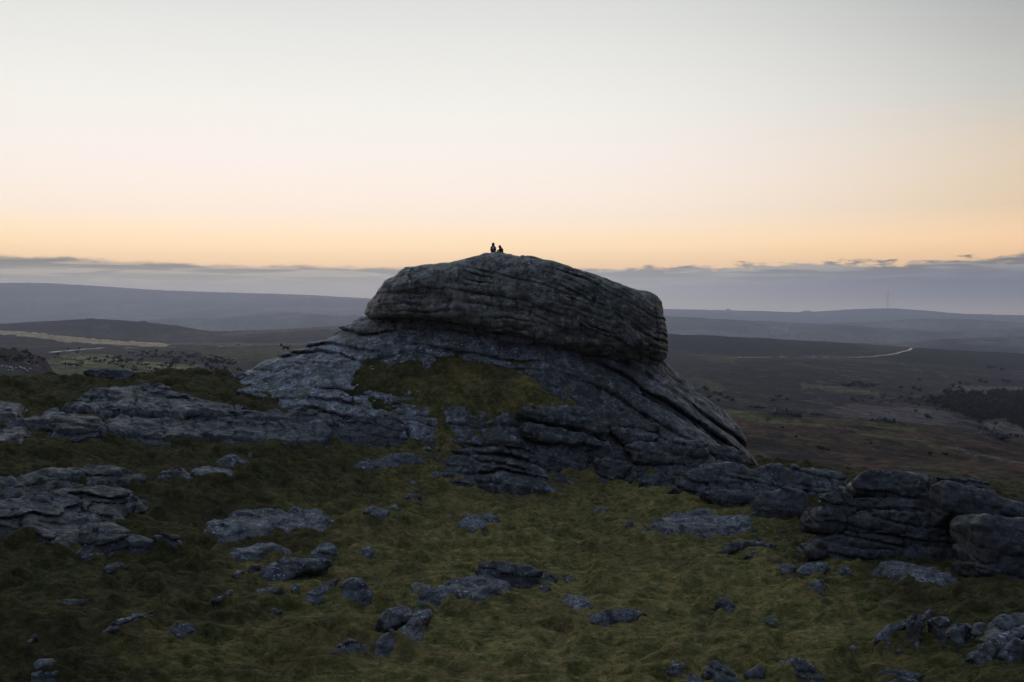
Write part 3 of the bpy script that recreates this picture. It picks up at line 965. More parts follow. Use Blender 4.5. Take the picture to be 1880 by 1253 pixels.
def rock(name, poly, label=None, cat='rock', group=None, parent=None, mat=None, **kw):
    _seed[0] += 7
    sd = kw.pop('seed', _seed[0] % 997)
    if kw.pop('flat', False):
        W, Qd, org = slab_mesh(poly, seed=sd, **kw)
    else:
        W, Qd, org = rock_mesh(name, poly, seed=sd, **kw)
    for V, Qs in main_pieces(W, Qd, 0.08 if parent else 0.999):
        o = link(name, new_mesh(name, V - org, Qs), mat or M_ROCK, parent)
        o.location = tuple(org - (np.array(parent.location) if parent else 0))
        if not parent: tag(o, label, cat, group)
    return o

# ------------------------------------------------------------------ the tor
tor_loc = at(940, 840, 92); tor_loc[2] = CAM[2] - 13.8
tor = empty('granite_tor', tor_loc, 'massive layered granite tor with a domed summit block, two people on top', 'rock tor')
CAP = [(674, 577), (680, 562), (692, 548), (702, 536), (711, 522), (715, 513), (730, 506), (742, 498), (752, 492), (770, 487), (790, 484), (815, 481), (843, 477), (862, 473),
       (882, 469), (892, 465.5), (915, 463.5), (940, 465), (950, 468), (970, 472), (1000, 475), (1015, 479), (1027, 486), (1045, 491), (1070, 497), (1085, 503), (1110, 512), (1140, 522),
       (1165, 532), (1185, 537), (1197, 543), (1206, 553), (1210, 568), (1213, 580), (1214, 592), (1218, 603), (1218, 615), (1216, 622), (1221, 636), (1219, 650), (1219, 656), (1212, 664),
       (1200, 676), (1160, 674), (1100, 660), (1040, 642), (980, 624), (900, 606), (820, 588), (760, 582), (720, 582), (690, 584)]
CAP = [(x, y + 6.5 * min(1, max(0, (570 - y) / 60))) for x, y in CAP]     # the relief stands a little proud of this outline
D_CAP = 93.0


def cap_bed(P):
    x = P[:, 0] - at(830, 500, D_CAP)[0]
    xr = np.maximum(x, 0)
    return P[:, 2] + 0.02 * xr * xr * 0.62 + 0.10 * xr + 0.02 * np.minimum(x, 0) ** 2 * 0.5


def build_cap():
    p = at(np.array([c[0] for c in CAP], float), np.array([c[1] for c in CAP], float), np.full(len(CAP), D_CAP))
    q = p[:, [0, 2]]
    h = 0.112
    x0, x1, z0, z1 = q[:, 0].min() - .8, q[:, 0].max() + .8, q[:, 1].min() - .8, q[:, 1].max() + .8
    xs, zs = np.arange(x0, x1, h), np.arange(z0, z1, h)
    ys = np.arange(D_CAP - 8.2, D_CAP + 8.2, h)
    U, Vv = np.meshgrid(xs, zs, indexing='ij')
    a = sd_poly(U.astype(np.float32), Vv.astype(np.float32), q)
    uc, hw = 0.5 * (q[:, 0].min() + q[:, 0].max()), 0.5 * np.ptp(q[:, 0])
    T = 1.2 + 5.6 * np.sqrt(np.clip(1 - np.abs((xs - uc) / (hw + 0.2)) ** 2.6, 0, 1))
    # the face leans out at mid height and draws back towards the summit
    zt = np.interp(zs, [z0, z0 + 1.6, z0 + 3.2, z0 + 5.2, z1 - 4, z1], [-1.6, -0.6, 0.5, 0.3, -0.5, -2.4])
    Tf = np.maximum(T[:, None] + zt[None], 0.6)
    dy = np.abs(ys - D_CAP)
    f = np.empty((len(xs), len(ys), len(zs)), np.float32)
    for jy in range(len(ys)):
        f[:, jy, :] = smax(a, dy[jy] - Tf, 1.5)
    I = np.array(np.nonzero(np.abs(f) < 1.5)).T
    P = np.stack([xs[I[:, 0]], ys[I[:, 1]], zs[I[:, 2]]], 1).astype(np.float32)
    edge = np.clip(-a[I[:, 0], I[:, 2]] / 1.2, 0.35, 1)        # keep the outline close to the photograph
    g = 0.60 * fbm(P * [0.20, 0.25, 0.42] + 4, 4, 0.55) * edge - 0.20 * np.abs(vnoise(P / 1.6 + 30)) + 0.16 * fbm(P / 1.1 + 9, 3)
    g += bedded(P, 21, 1.6, 0.20, 0.36, 0.11, cap_bed, 0.55, 6.0) * np.clip(edge + 0.15, 0, 1)
    g += bedded(P, 33, 0.70, 0.07, 0.26, 0.09, cap_bed, 0.7, 3.4) * np.clip(0.60 + 1.6 * vnoise(P / 3.1 + 8), 0, 1)
    f[tuple(I.T)] += g
    f[0] = f[-1] = 1; f[:, 0] = f[:, -1] = 1; f[:, :, 0] = f[:, :, -1] = 1
    pv, qd = surface_nets(f)
    return main_pieces(np.array([xs[0], ys[0], zs[0]]) + pv * h, qd)[0]


W, Qd = build_cap()
CAPV, CAPQ = W, Qd
link('summit_block', new_mesh('summit_block', W - tor_loc, Qd), M_CAP, tor)

# the broad ramp of bedded rock the block stands on: control points on its surface
LP = [(432, 690, 89), (470, 669, 90.5), (520, 646, 92), (560, 630, 93), (600, 614, 94), (640, 597, 95), (680, 574, 96), (700, 562, 96.5),
      (740, 561, 92), (820, 569, 90), (900, 588, 88.5), (1000, 610, 88), (1100, 636, 88.5), (1180, 658, 90.5), (1216, 668, 92.5),
      (700, 600, 91), (760, 600, 89), (840, 620, 87.5), (640, 640, 90), (720, 645, 87.8), (800, 645, 86.6), (880, 650, 86.2), (950, 640, 86.5), (560, 660, 89.5), (500, 680, 88.5), (620, 672, 87.6), (740, 672, 86.5),
      (840, 667, 86.2), (900, 668, 86), (1000, 660, 86.2), (1060, 690, 85.6), (1040, 725, 84.2), (950, 690, 86.6), (800, 700, 86.4), (900, 720, 85.2),
      (660, 706, 85.2), (600, 712, 85), (540, 706, 86), (480, 702, 87.5), (740, 722, 84.2), (840, 745, 82.9), (930, 756, 82),
      (560, 742, 83.6), (650, 750, 82.9), (740, 768, 82), (700, 796, 81.2), (800, 786, 82), (880, 790, 82.2), (980, 800, 82.2),
      (1060, 760, 83), (1110, 745, 84.2), (1110, 700, 86), (1160, 700, 87), (1160, 750, 84.6), (1120, 800, 82), (1180, 845, 81), (1220, 800, 82.6), (1220, 740, 86.2), (1215, 690, 90),
      (1250, 722, 91), (1290, 738, 92), (1280, 780, 86), (1300, 840, 81.8), (1320, 752, 92.5), (1345, 782, 93), (1340, 800, 89), (1362, 812, 92.5), (1350, 846, 84), (1378, 846, 90)]
LZ = [(432, 96, -9.0), (520, 99, -7), (640, 102, -5), (800, 103, -4), (1000, 103, -5), (1180, 101, -7.5), (1300, 99, -12), (1390, 97, -16), (1410, 90, -16.5), (1420, 84, -16.5), (1400, 80, -16.5), (400, 92, -9.5), (400, 84, -9.8),
      (500, 76, -12.5), (700, 75, -14), (900, 76, -14.6), (1100, 76, -15.5), (1300, 76, -16.5)]


def base_bed(P):
    x = P[:, 0] - at(880, 640, 87)[0]
    xr = np.maximum(x, 0)
    return P[:, 2] + 0.016 * xr * xr + 0.10 * x * (x > 0) + 0.05 * x * (x < 0) + 0.10 * (P[:, 1] - 87)


def build_base():
    pts = pts_from(LP, LZ)
    lap = [(645, 690), (720, 676), (850, 664), (950, 668), (1010, 690), (1065, 735), (1050, 752), (900, 742), (760, 730), (660, 712)]     # turf lies on the rock here
    for k, g in enumerate(LP):
        if in_poly(np.array([g[0]]), np.array([g[1]]), lap)[0]: pts[k, 2] -= 0.55
    hb = make_rbf(pts, 0.004)
    h = 0.128
    xs = np.arange(at(405, 600, 90)[0], at(1412, 600, 90)[0], h)
    ys = np.arange(77, 103.5, h)
    X, Y = np.meshgrid(xs, ys, indexing='ij')
    H = hb(X, Y)
    H = np.minimum(H, 13.2)
    gx, gy = np.gradient(H, h)
    sl = 1 / np.sqrt(1 + np.minimum(gx * gx + gy * gy, 9))
    G = ground_h(X, Y, False)
    zs = np.arange(CAM[2] - 15.2, CAM[2] + 0.6, h)
    f = np.empty((len(xs), len(ys), len(zs)), np.float32)
    for k, z in enumerate(zs):
        f[:, :, k] = (z - H) * sl
    lowest = (G - 0.9)[:, :, None]
    near = (np.abs(f) < 1.1) & (zs[None, None, :] > lowest)
    I = np.array(np.nonzero(near)).T
    P = np.stack([xs[I[:, 0]], ys[I[:, 1]], zs[I[:, 2]]], 1).astype(np.float32)
    g = 0.42 * fbm(P * [0.22, 0.22, 0.4] + 14, 4, 0.55) + 0.15 * fbm(P / 0.9 + 3, 3)
    east = smooth((P[:, 0] - 5.0) / 5.0)
    g += bedded(P, 47, 1.25, 0.20, 0.40, 0.14, base_bed, 0.6, 6.0) * (1 - east) + bedded(P, 52, 1.9, 0.45, 0.60, 0.22, base_bed, 0.6, 5.0) * east
    g += bedded(P, 63, 0.62, 0.05, 0.26, 0.10, base_bed, 0.7, 4.1) * np.clip(0.65 + 1.4 * vnoise(P / 3.7 + 4), 0, 1) * (1 - 0.75 * east)
    g -= 0.22 * np.abs(vnoise(P / 2.3 + 20)) * (0.4 + east)
    f[tuple(I.T)] += g
    # nothing is needed below the turf
    f = np.maximum(f, (lowest - zs[None, None, :]).astype(np.float32))
    f[0] = f[-1] = 1; f[:, 0] = f[:, -1] = 1; f[:, :, 0] = f[:, :, -1] = 1
    pv, qd = surface_nets(f)
    return main_pieces(np.array([xs[0], ys[0], zs[0]]) + pv * h, qd)[0]


W, Qd = build_base()
RAMPV, RAMPQ = W, Qd
link('rock_ramp', new_mesh('rock_ramp', W - tor_loc, Qd), M_TOR, tor)

# ------------------------------------------------------------------ ledges and blocks that belong to the tor
for poly, kw in [
    ([(650, 729), (675, 719), (703, 722), (744, 727), (760, 733), (726, 740), (701, 742), (675, 740)], {}),
    ([(647, 752), (655, 738), (688, 737), (692, 747), (684, 760), (662, 757)], {}),
    ([(686, 761), (692, 747), (714, 744), (722, 755), (708, 764)], {}),
    ([(721, 754), (739, 742), (777, 746), (800, 757), (783, 762), (739, 760)], {}),
    ([(706, 763), (752, 760), (803, 772), (808, 788), (780, 793), (747, 786), (722, 774)], dict(tilt=60)),
    ([(798, 772), (828, 762), (856, 760), (902, 772), (907, 790), (856, 790), (803, 785)], dict(tilt=58)),
    ([(826, 749), (854, 745), (900, 758), (914, 768), (900, 774), (854, 761)], dict(tilt=45)),
    ([(489, 706), (522, 699), (560, 701), (602, 706), (586, 713), (504, 716)], dict(tilt=30)),
    ([(540, 730), (573, 719), (594, 721), (652, 728), (624, 737), (573, 738)], dict(tilt=30)),
    ([(430, 718), (470, 709), (540, 716), (560, 724), (500, 728), (440, 724)], dict(tilt=30)),
    ([(645, 701), (691, 700), (739, 713), (779, 719), (744, 725), (675, 713)], dict(tilt=35)),
    ([(940, 755), (961, 743), (1010, 744), (1092, 754), (1104, 767), (1118, 782), (1114, 799), (1083, 795), (1052, 783), (992, 773), (946, 764)], dict(tilt=58, spacing=0.6, d=80.6, thick=2.2)),
    ([(952, 783), (970, 775), (1010, 784), (1052, 793), (1092, 802), (1104, 814), (1052, 814), (992, 806), (958, 796)], dict(tilt=62, d=80.2, thick=2.2)),
    ([(1102, 763), (1119, 749), (1143, 752), (1174, 766), (1212, 779), (1204, 792), (1143, 786), (1113, 773)], dict(tilt=55, d=82.6, thick=2.4)),
    ([(1117, 784), (1143, 784), (1189, 790), (1209, 800), (1200, 812), (1143, 810), (1123, 796)], dict(tilt=60, d=81.2, thick=2.2)),
    ([(1150, 820), (1174, 808), (1234, 817), (1279, 830), (1262, 850), (1204, 853), (1166, 846)], dict(tilt=62, d=79.8, thick=2.2)),
    ([(1205, 802), (1265, 802), (1301, 814), (1303, 848), (1277, 856), (1204, 838)], dict(tilt=66, spacing=0.8, d=79.9, thick=2.6)),
    ([(1299, 820), (1337, 817), (1362, 829), (1382, 850), (1355, 856), (1304, 853)], dict(tilt=62, d=82.5, thick=2.0)),
    ([(420, 690), (432, 679), (446, 681), (458, 690), (440, 696)], dict(tilt=62)),
]:
    rock('rock_ledge', poly, parent=tor, mat=M_TOR, **kw)


def outcrop(label, layers, mat=None, kw=None, cat='rock outcrop', base=None):
    xs = [p[0] for l in layers for p in l[0]]; ys = [p[1] for l in layers for p in l[0]]
    cx, by = 0.5 * (min(xs) + max(xs)), max(ys)
    loc = at(cx, by, hit_ground(cx, by))
    e = empty('rock_outcrop', loc, label, cat)
    for l in layers:
        k = dict(kw or {}); k.update(l[1] if len(l) > 1 else {})
        rock('rock_layer', l[0], parent=e, mat=mat, **k)
    return e


FL = dict(flat=True)
outcrop('bluish bedrock hump cut by dark ledges at the left edge below the valley', [
    ([(-60, 712), (0, 706), (31, 698), (66, 691), (128, 685), (179, 689), (210, 696), (240, 700), (190, 712), (160, 722), (104, 736), (60, 748), (0, 757), (-60, 762)], dict(flat=True, amp=0.55, spacing=0.42, step=0.2, groove=0.25)),
    ([(146, 683), (166, 677), (232, 677), (251, 686), (238, 696), (204, 697), (179, 693)], dict(tilt=62)),
])
outcrop('pale weathered bedrock shelf sweeping down from the left saddle to a bright wet streak', [
    ([(112, 762), (130, 745), (148, 737), (179, 726), (230, 719), (304, 718), (319, 728), (370, 738), (408, 750), (475, 758), (560, 760), (600, 764), (590, 776), (545, 778), (490, 778), (430, 774), (380, 766), (330, 768), (250, 770), (200, 768), (150, 770)], dict(flat=True, amp=0.5, spacing=0.42, step=0.2, groove=0.24, cells=400000)),
    ([(180, 782), (200, 772), (250, 770), (330, 766), (400, 770), (470, 778), (545, 782), (620, 786), (640, 800), (590, 818), (530, 822), (470, 816), (400, 812), (310, 812), (250, 810), (205, 802)], dict(flat=True, amp=0.5, spacing=0.4, step=0.16, groove=0.22, cells=400000)),
    ([(84, 788), (112, 774), (146, 767), (178, 776), (205, 792), (190, 806), (140, 812), (100, 806)], dict(flat=True, amp=0.5)),
    ([(568, 786), (594, 770), (640, 763), (688, 765), (728, 782), (758, 794), (746, 812), (714, 816), (645, 814), (618, 802), (590, 800)], dict(flat=True, amp=0.4, spacing=0.7)),
])
outcrop('three blue-grey slabs in the turf at the left edge under the bedrock shelf', [
    ([(-40, 754), (0, 750), (33, 750), (46, 758), (26, 769), (0, 774), (-40, 778)], FL),
    ([(10, 780), (60, 764), (97, 755), (130, 765), (107, 780), (66, 790), (25, 790)], FL),
    ([(-40, 796), (0, 788), (54, 786), (62, 798), (38, 814), (0, 822), (-40, 828)], FL),
])
outcrop('long low slab breaking the turf at the left edge, flecked with white lichen', [
    ([(-60, 880), (0, 877), (33, 871), (110, 867), (163, 866), (225, 863), (278, 869), (278, 876), (232, 882), (163, 890), (77, 904), (31, 922), (-60, 936)], dict(flat=True, amp=0.45, spacing=0.35, step=0.15, groove=0.2, cells=360000)),
])
outcrop('broad dark rock face sloping down at the left edge with bright wet streaks across it', [
    ([(-60, 934), (0, 926), (90, 912), (180, 900), (225, 905), (250, 918), (278, 926), (264, 940), (232, 948), (215, 964), (190, 980), (150, 998), (112, 1014), (84, 1008), (60, 990), (0, 985), (-60, 990)], dict(flat=True, amp=0.5, spacing=0.45, step=0.18, groove=0.24, cells=420000)),
    ([(144, 1010), (191, 978), (219, 976), (235, 990), (258, 998), (302, 984), (337, 987), (336, 1004), (315, 1016), (260, 1018), (206, 1022), (150, 1018)], dict(flat=True, amp=0.45)),
])
outcrop('humped outcrop of thin layers ending in a blunt nose at the foot of the tor', [
    ([(887, 817), (910, 805), (961, 801), (1004, 804), (1015, 814), (976, 823), (931, 824), (901, 826)], dict(tilt=40)),
    ([(948, 842), (986, 823), (1010, 816), (1034, 808), (1070, 810), (1081, 821), (1082, 848), (1070, 862), (1022, 868), (986, 866), (985, 852)], dict(tilt=58, spacing=0.33, groove=0.12, cells=200000)),
    ([(944, 868), (961, 860), (1018, 864), (1006, 876), (961, 877)], dict(tilt=32)),
])
outcrop('two stacked rounded blocks beside the dark cleft below the tor', [
    ([(1082, 826), (1092, 817), (1119, 819), (1148, 833), (1151, 846), (1122, 850), (1089, 838)], dict(tilt=62, d=80.2)),
    ([(1090, 854), (1091, 838), (1113, 846), (1143, 848), (1157, 858), (1151, 873), (1125, 881), (1099, 868)], dict(tilt=64)),
])
outcrop('long rounded grey outcrop with a mossy back lying right of the tor', [
    ([(1140, 888), (1150, 872), (1168, 868), (1173, 880), (1160, 892)], dict(tilt=50)),
    ([(1175, 888), (1180, 868), (1230, 867), (1244, 875), (1230, 895), (1190, 895)], dict(tilt=55)),
    ([(1158, 865), (1200, 853), (1240, 854), (1290, 852), (1260, 869), (1230, 871), (1180, 868)], dict(tilt=40)),
    ([(1232, 897), (1245, 878), (1262, 863), (1290, 854), (1330, 851), (1380, 854), (1415, 851), (1450, 857), (1500, 860), (1557, 865), (1562, 880), (1547, 908), (1500, 918), (1440, 928), (1390, 930), (1330, 928), (1290, 920), (1255, 909)], dict(tilt=50, spacing=0.55, cells=320000, groove=0.16)),
    ([(1290, 905), (1330, 896), (1392, 905), (1395, 928), (1340, 934), (1300, 922)], dict(tilt=66)),
])
d_o = hit_ground(1600, 1030)
outcrop('tall dark outcrop of stacked rounded layers near the right edge', [
    ([(1565, 882), (1597, 864), (1648, 865), (1704, 873), (1718, 883), (1723, 920), (1701, 920), (1648, 920), (1603, 914), (1571, 907)], dict(tilt=68, d=d_o + 3.0, thick=2.8, spacing=0.8)),
    ([(1506, 917), (1514, 908), (1537, 902), (1558, 908), (1569, 918), (1572, 940), (1529, 943), (1509, 928)], dict(tilt=66, d=d_o + 1.2)),
    ([(1571, 914), (1618, 913), (1719, 916), (1730, 940), (1677, 945), (1588, 941), (1574, 934)], dict(tilt=72, d=d_o + 2.0, thick=3.0)),
    ([(1497, 950), (1511, 928), (1546, 937), (1588, 938), (1734, 942), (1748, 972), (1754, 990), (1677, 983), (1588, 978), (1523, 976), (1500, 970)], dict(tilt=74, d=d_o + 1.0, thick=3.2)),
    ([(1497, 995), (1534, 980), (1570, 973), (1618, 976), (1707, 984), (1754, 988), (1760, 1014), (1677, 1010), (1588, 1009), (1543, 1006)], dict(tilt=74, d=d_o + 0.5, thick=3.4)),
    ([(1486, 1014), (1496, 998), (1523, 995), (1543, 1001), (1597, 1004), (1642, 1003), (1707, 1006), (1763, 1012), (1766, 1062), (1737, 1056), (1660, 1042), (1600, 1038), (1529, 1036), (1488, 1027)], dict(tilt=76, d=d_o, thick=3.6, spacing=0.7)),
    ([(1716, 930), (1790, 940), (1800, 1070), (1750, 1066)], dict(tilt=80, d=d_o + 4.5, thick=2.0)),
], mat=M_DARK, kw=dict(cells=190000, rnd=0.22, groove=0.24, step=0.12, spacing=0.6, rough=1.25))

# ------------------------------------------------------------------ separate boulders on and behind the right outcrop
d_r = hit_ground(1840, 1062)
for name, label, poly, kw in [
    ('boulder', 'wedge-shaped dark slab tapering to the right edge, behind the black cleft', [(1723, 886), (1737, 882), (1782, 894), (1826, 905), (1880, 923), (1930, 940), (1930, 960), (1797, 948), (1737, 944), (1728, 912)], dict(tilt=60, d=d_r + 5, thick=2.5)),
    ('boulder', 'long dark slab farthest back on the right outcrop, against the bracken slope', [(1658, 852), (1674, 846), (1737, 852), (1776, 864), (1813, 883), (1810, 898), (1767, 894), (1719, 882), (1661, 870)], dict(tilt=62, d=d_o + 12, thick=2.0, sink=1.5)),
    ('boulder', 'low mossy ridge of rock at the right edge just above the wedge-shaped slab', [(1800, 899), (1838, 893), (1856, 899), (1930, 915), (1930, 938), (1826, 912)], dict(tilt=55, d=d_r + 9, thick=1.6, sink=1.2)),
    ('boulder', 'big square-shouldered boulder filling the right edge beside the black cleft', [(1793, 1012), (1791, 962), (1803, 948), (1841, 944), (1890, 949), (1950, 958), (1950, 1046), (1826, 1040), (1802, 1032)], dict(tilt=76, d=d_r + .6, thick=3.0, spacing=0.9, cells=160000, rnd=0.35)),
    ('boulder', 'dark block under the big square-shouldered boulder at the right edge', [(1798, 1036), (1890, 1028), (1950, 1032), (1950, 1106), (1880, 1092), (1826, 1070), (1803, 1056)], dict(tilt=76, d=d_r, thick=3.0)),
    ('boulder', 'blunt pyramid boulder leaning on the front of the long rounded outcrop', [(1375, 943), (1397, 911), (1412, 899), (1430, 896), (1460, 904), (1479, 912), (1484, 935), (1470, 953), (1439, 958), (1397, 953)], dict(tilt=64)),
]:
    rock(name, poly, label, 'boulder', mat=M_DARK, **kw)

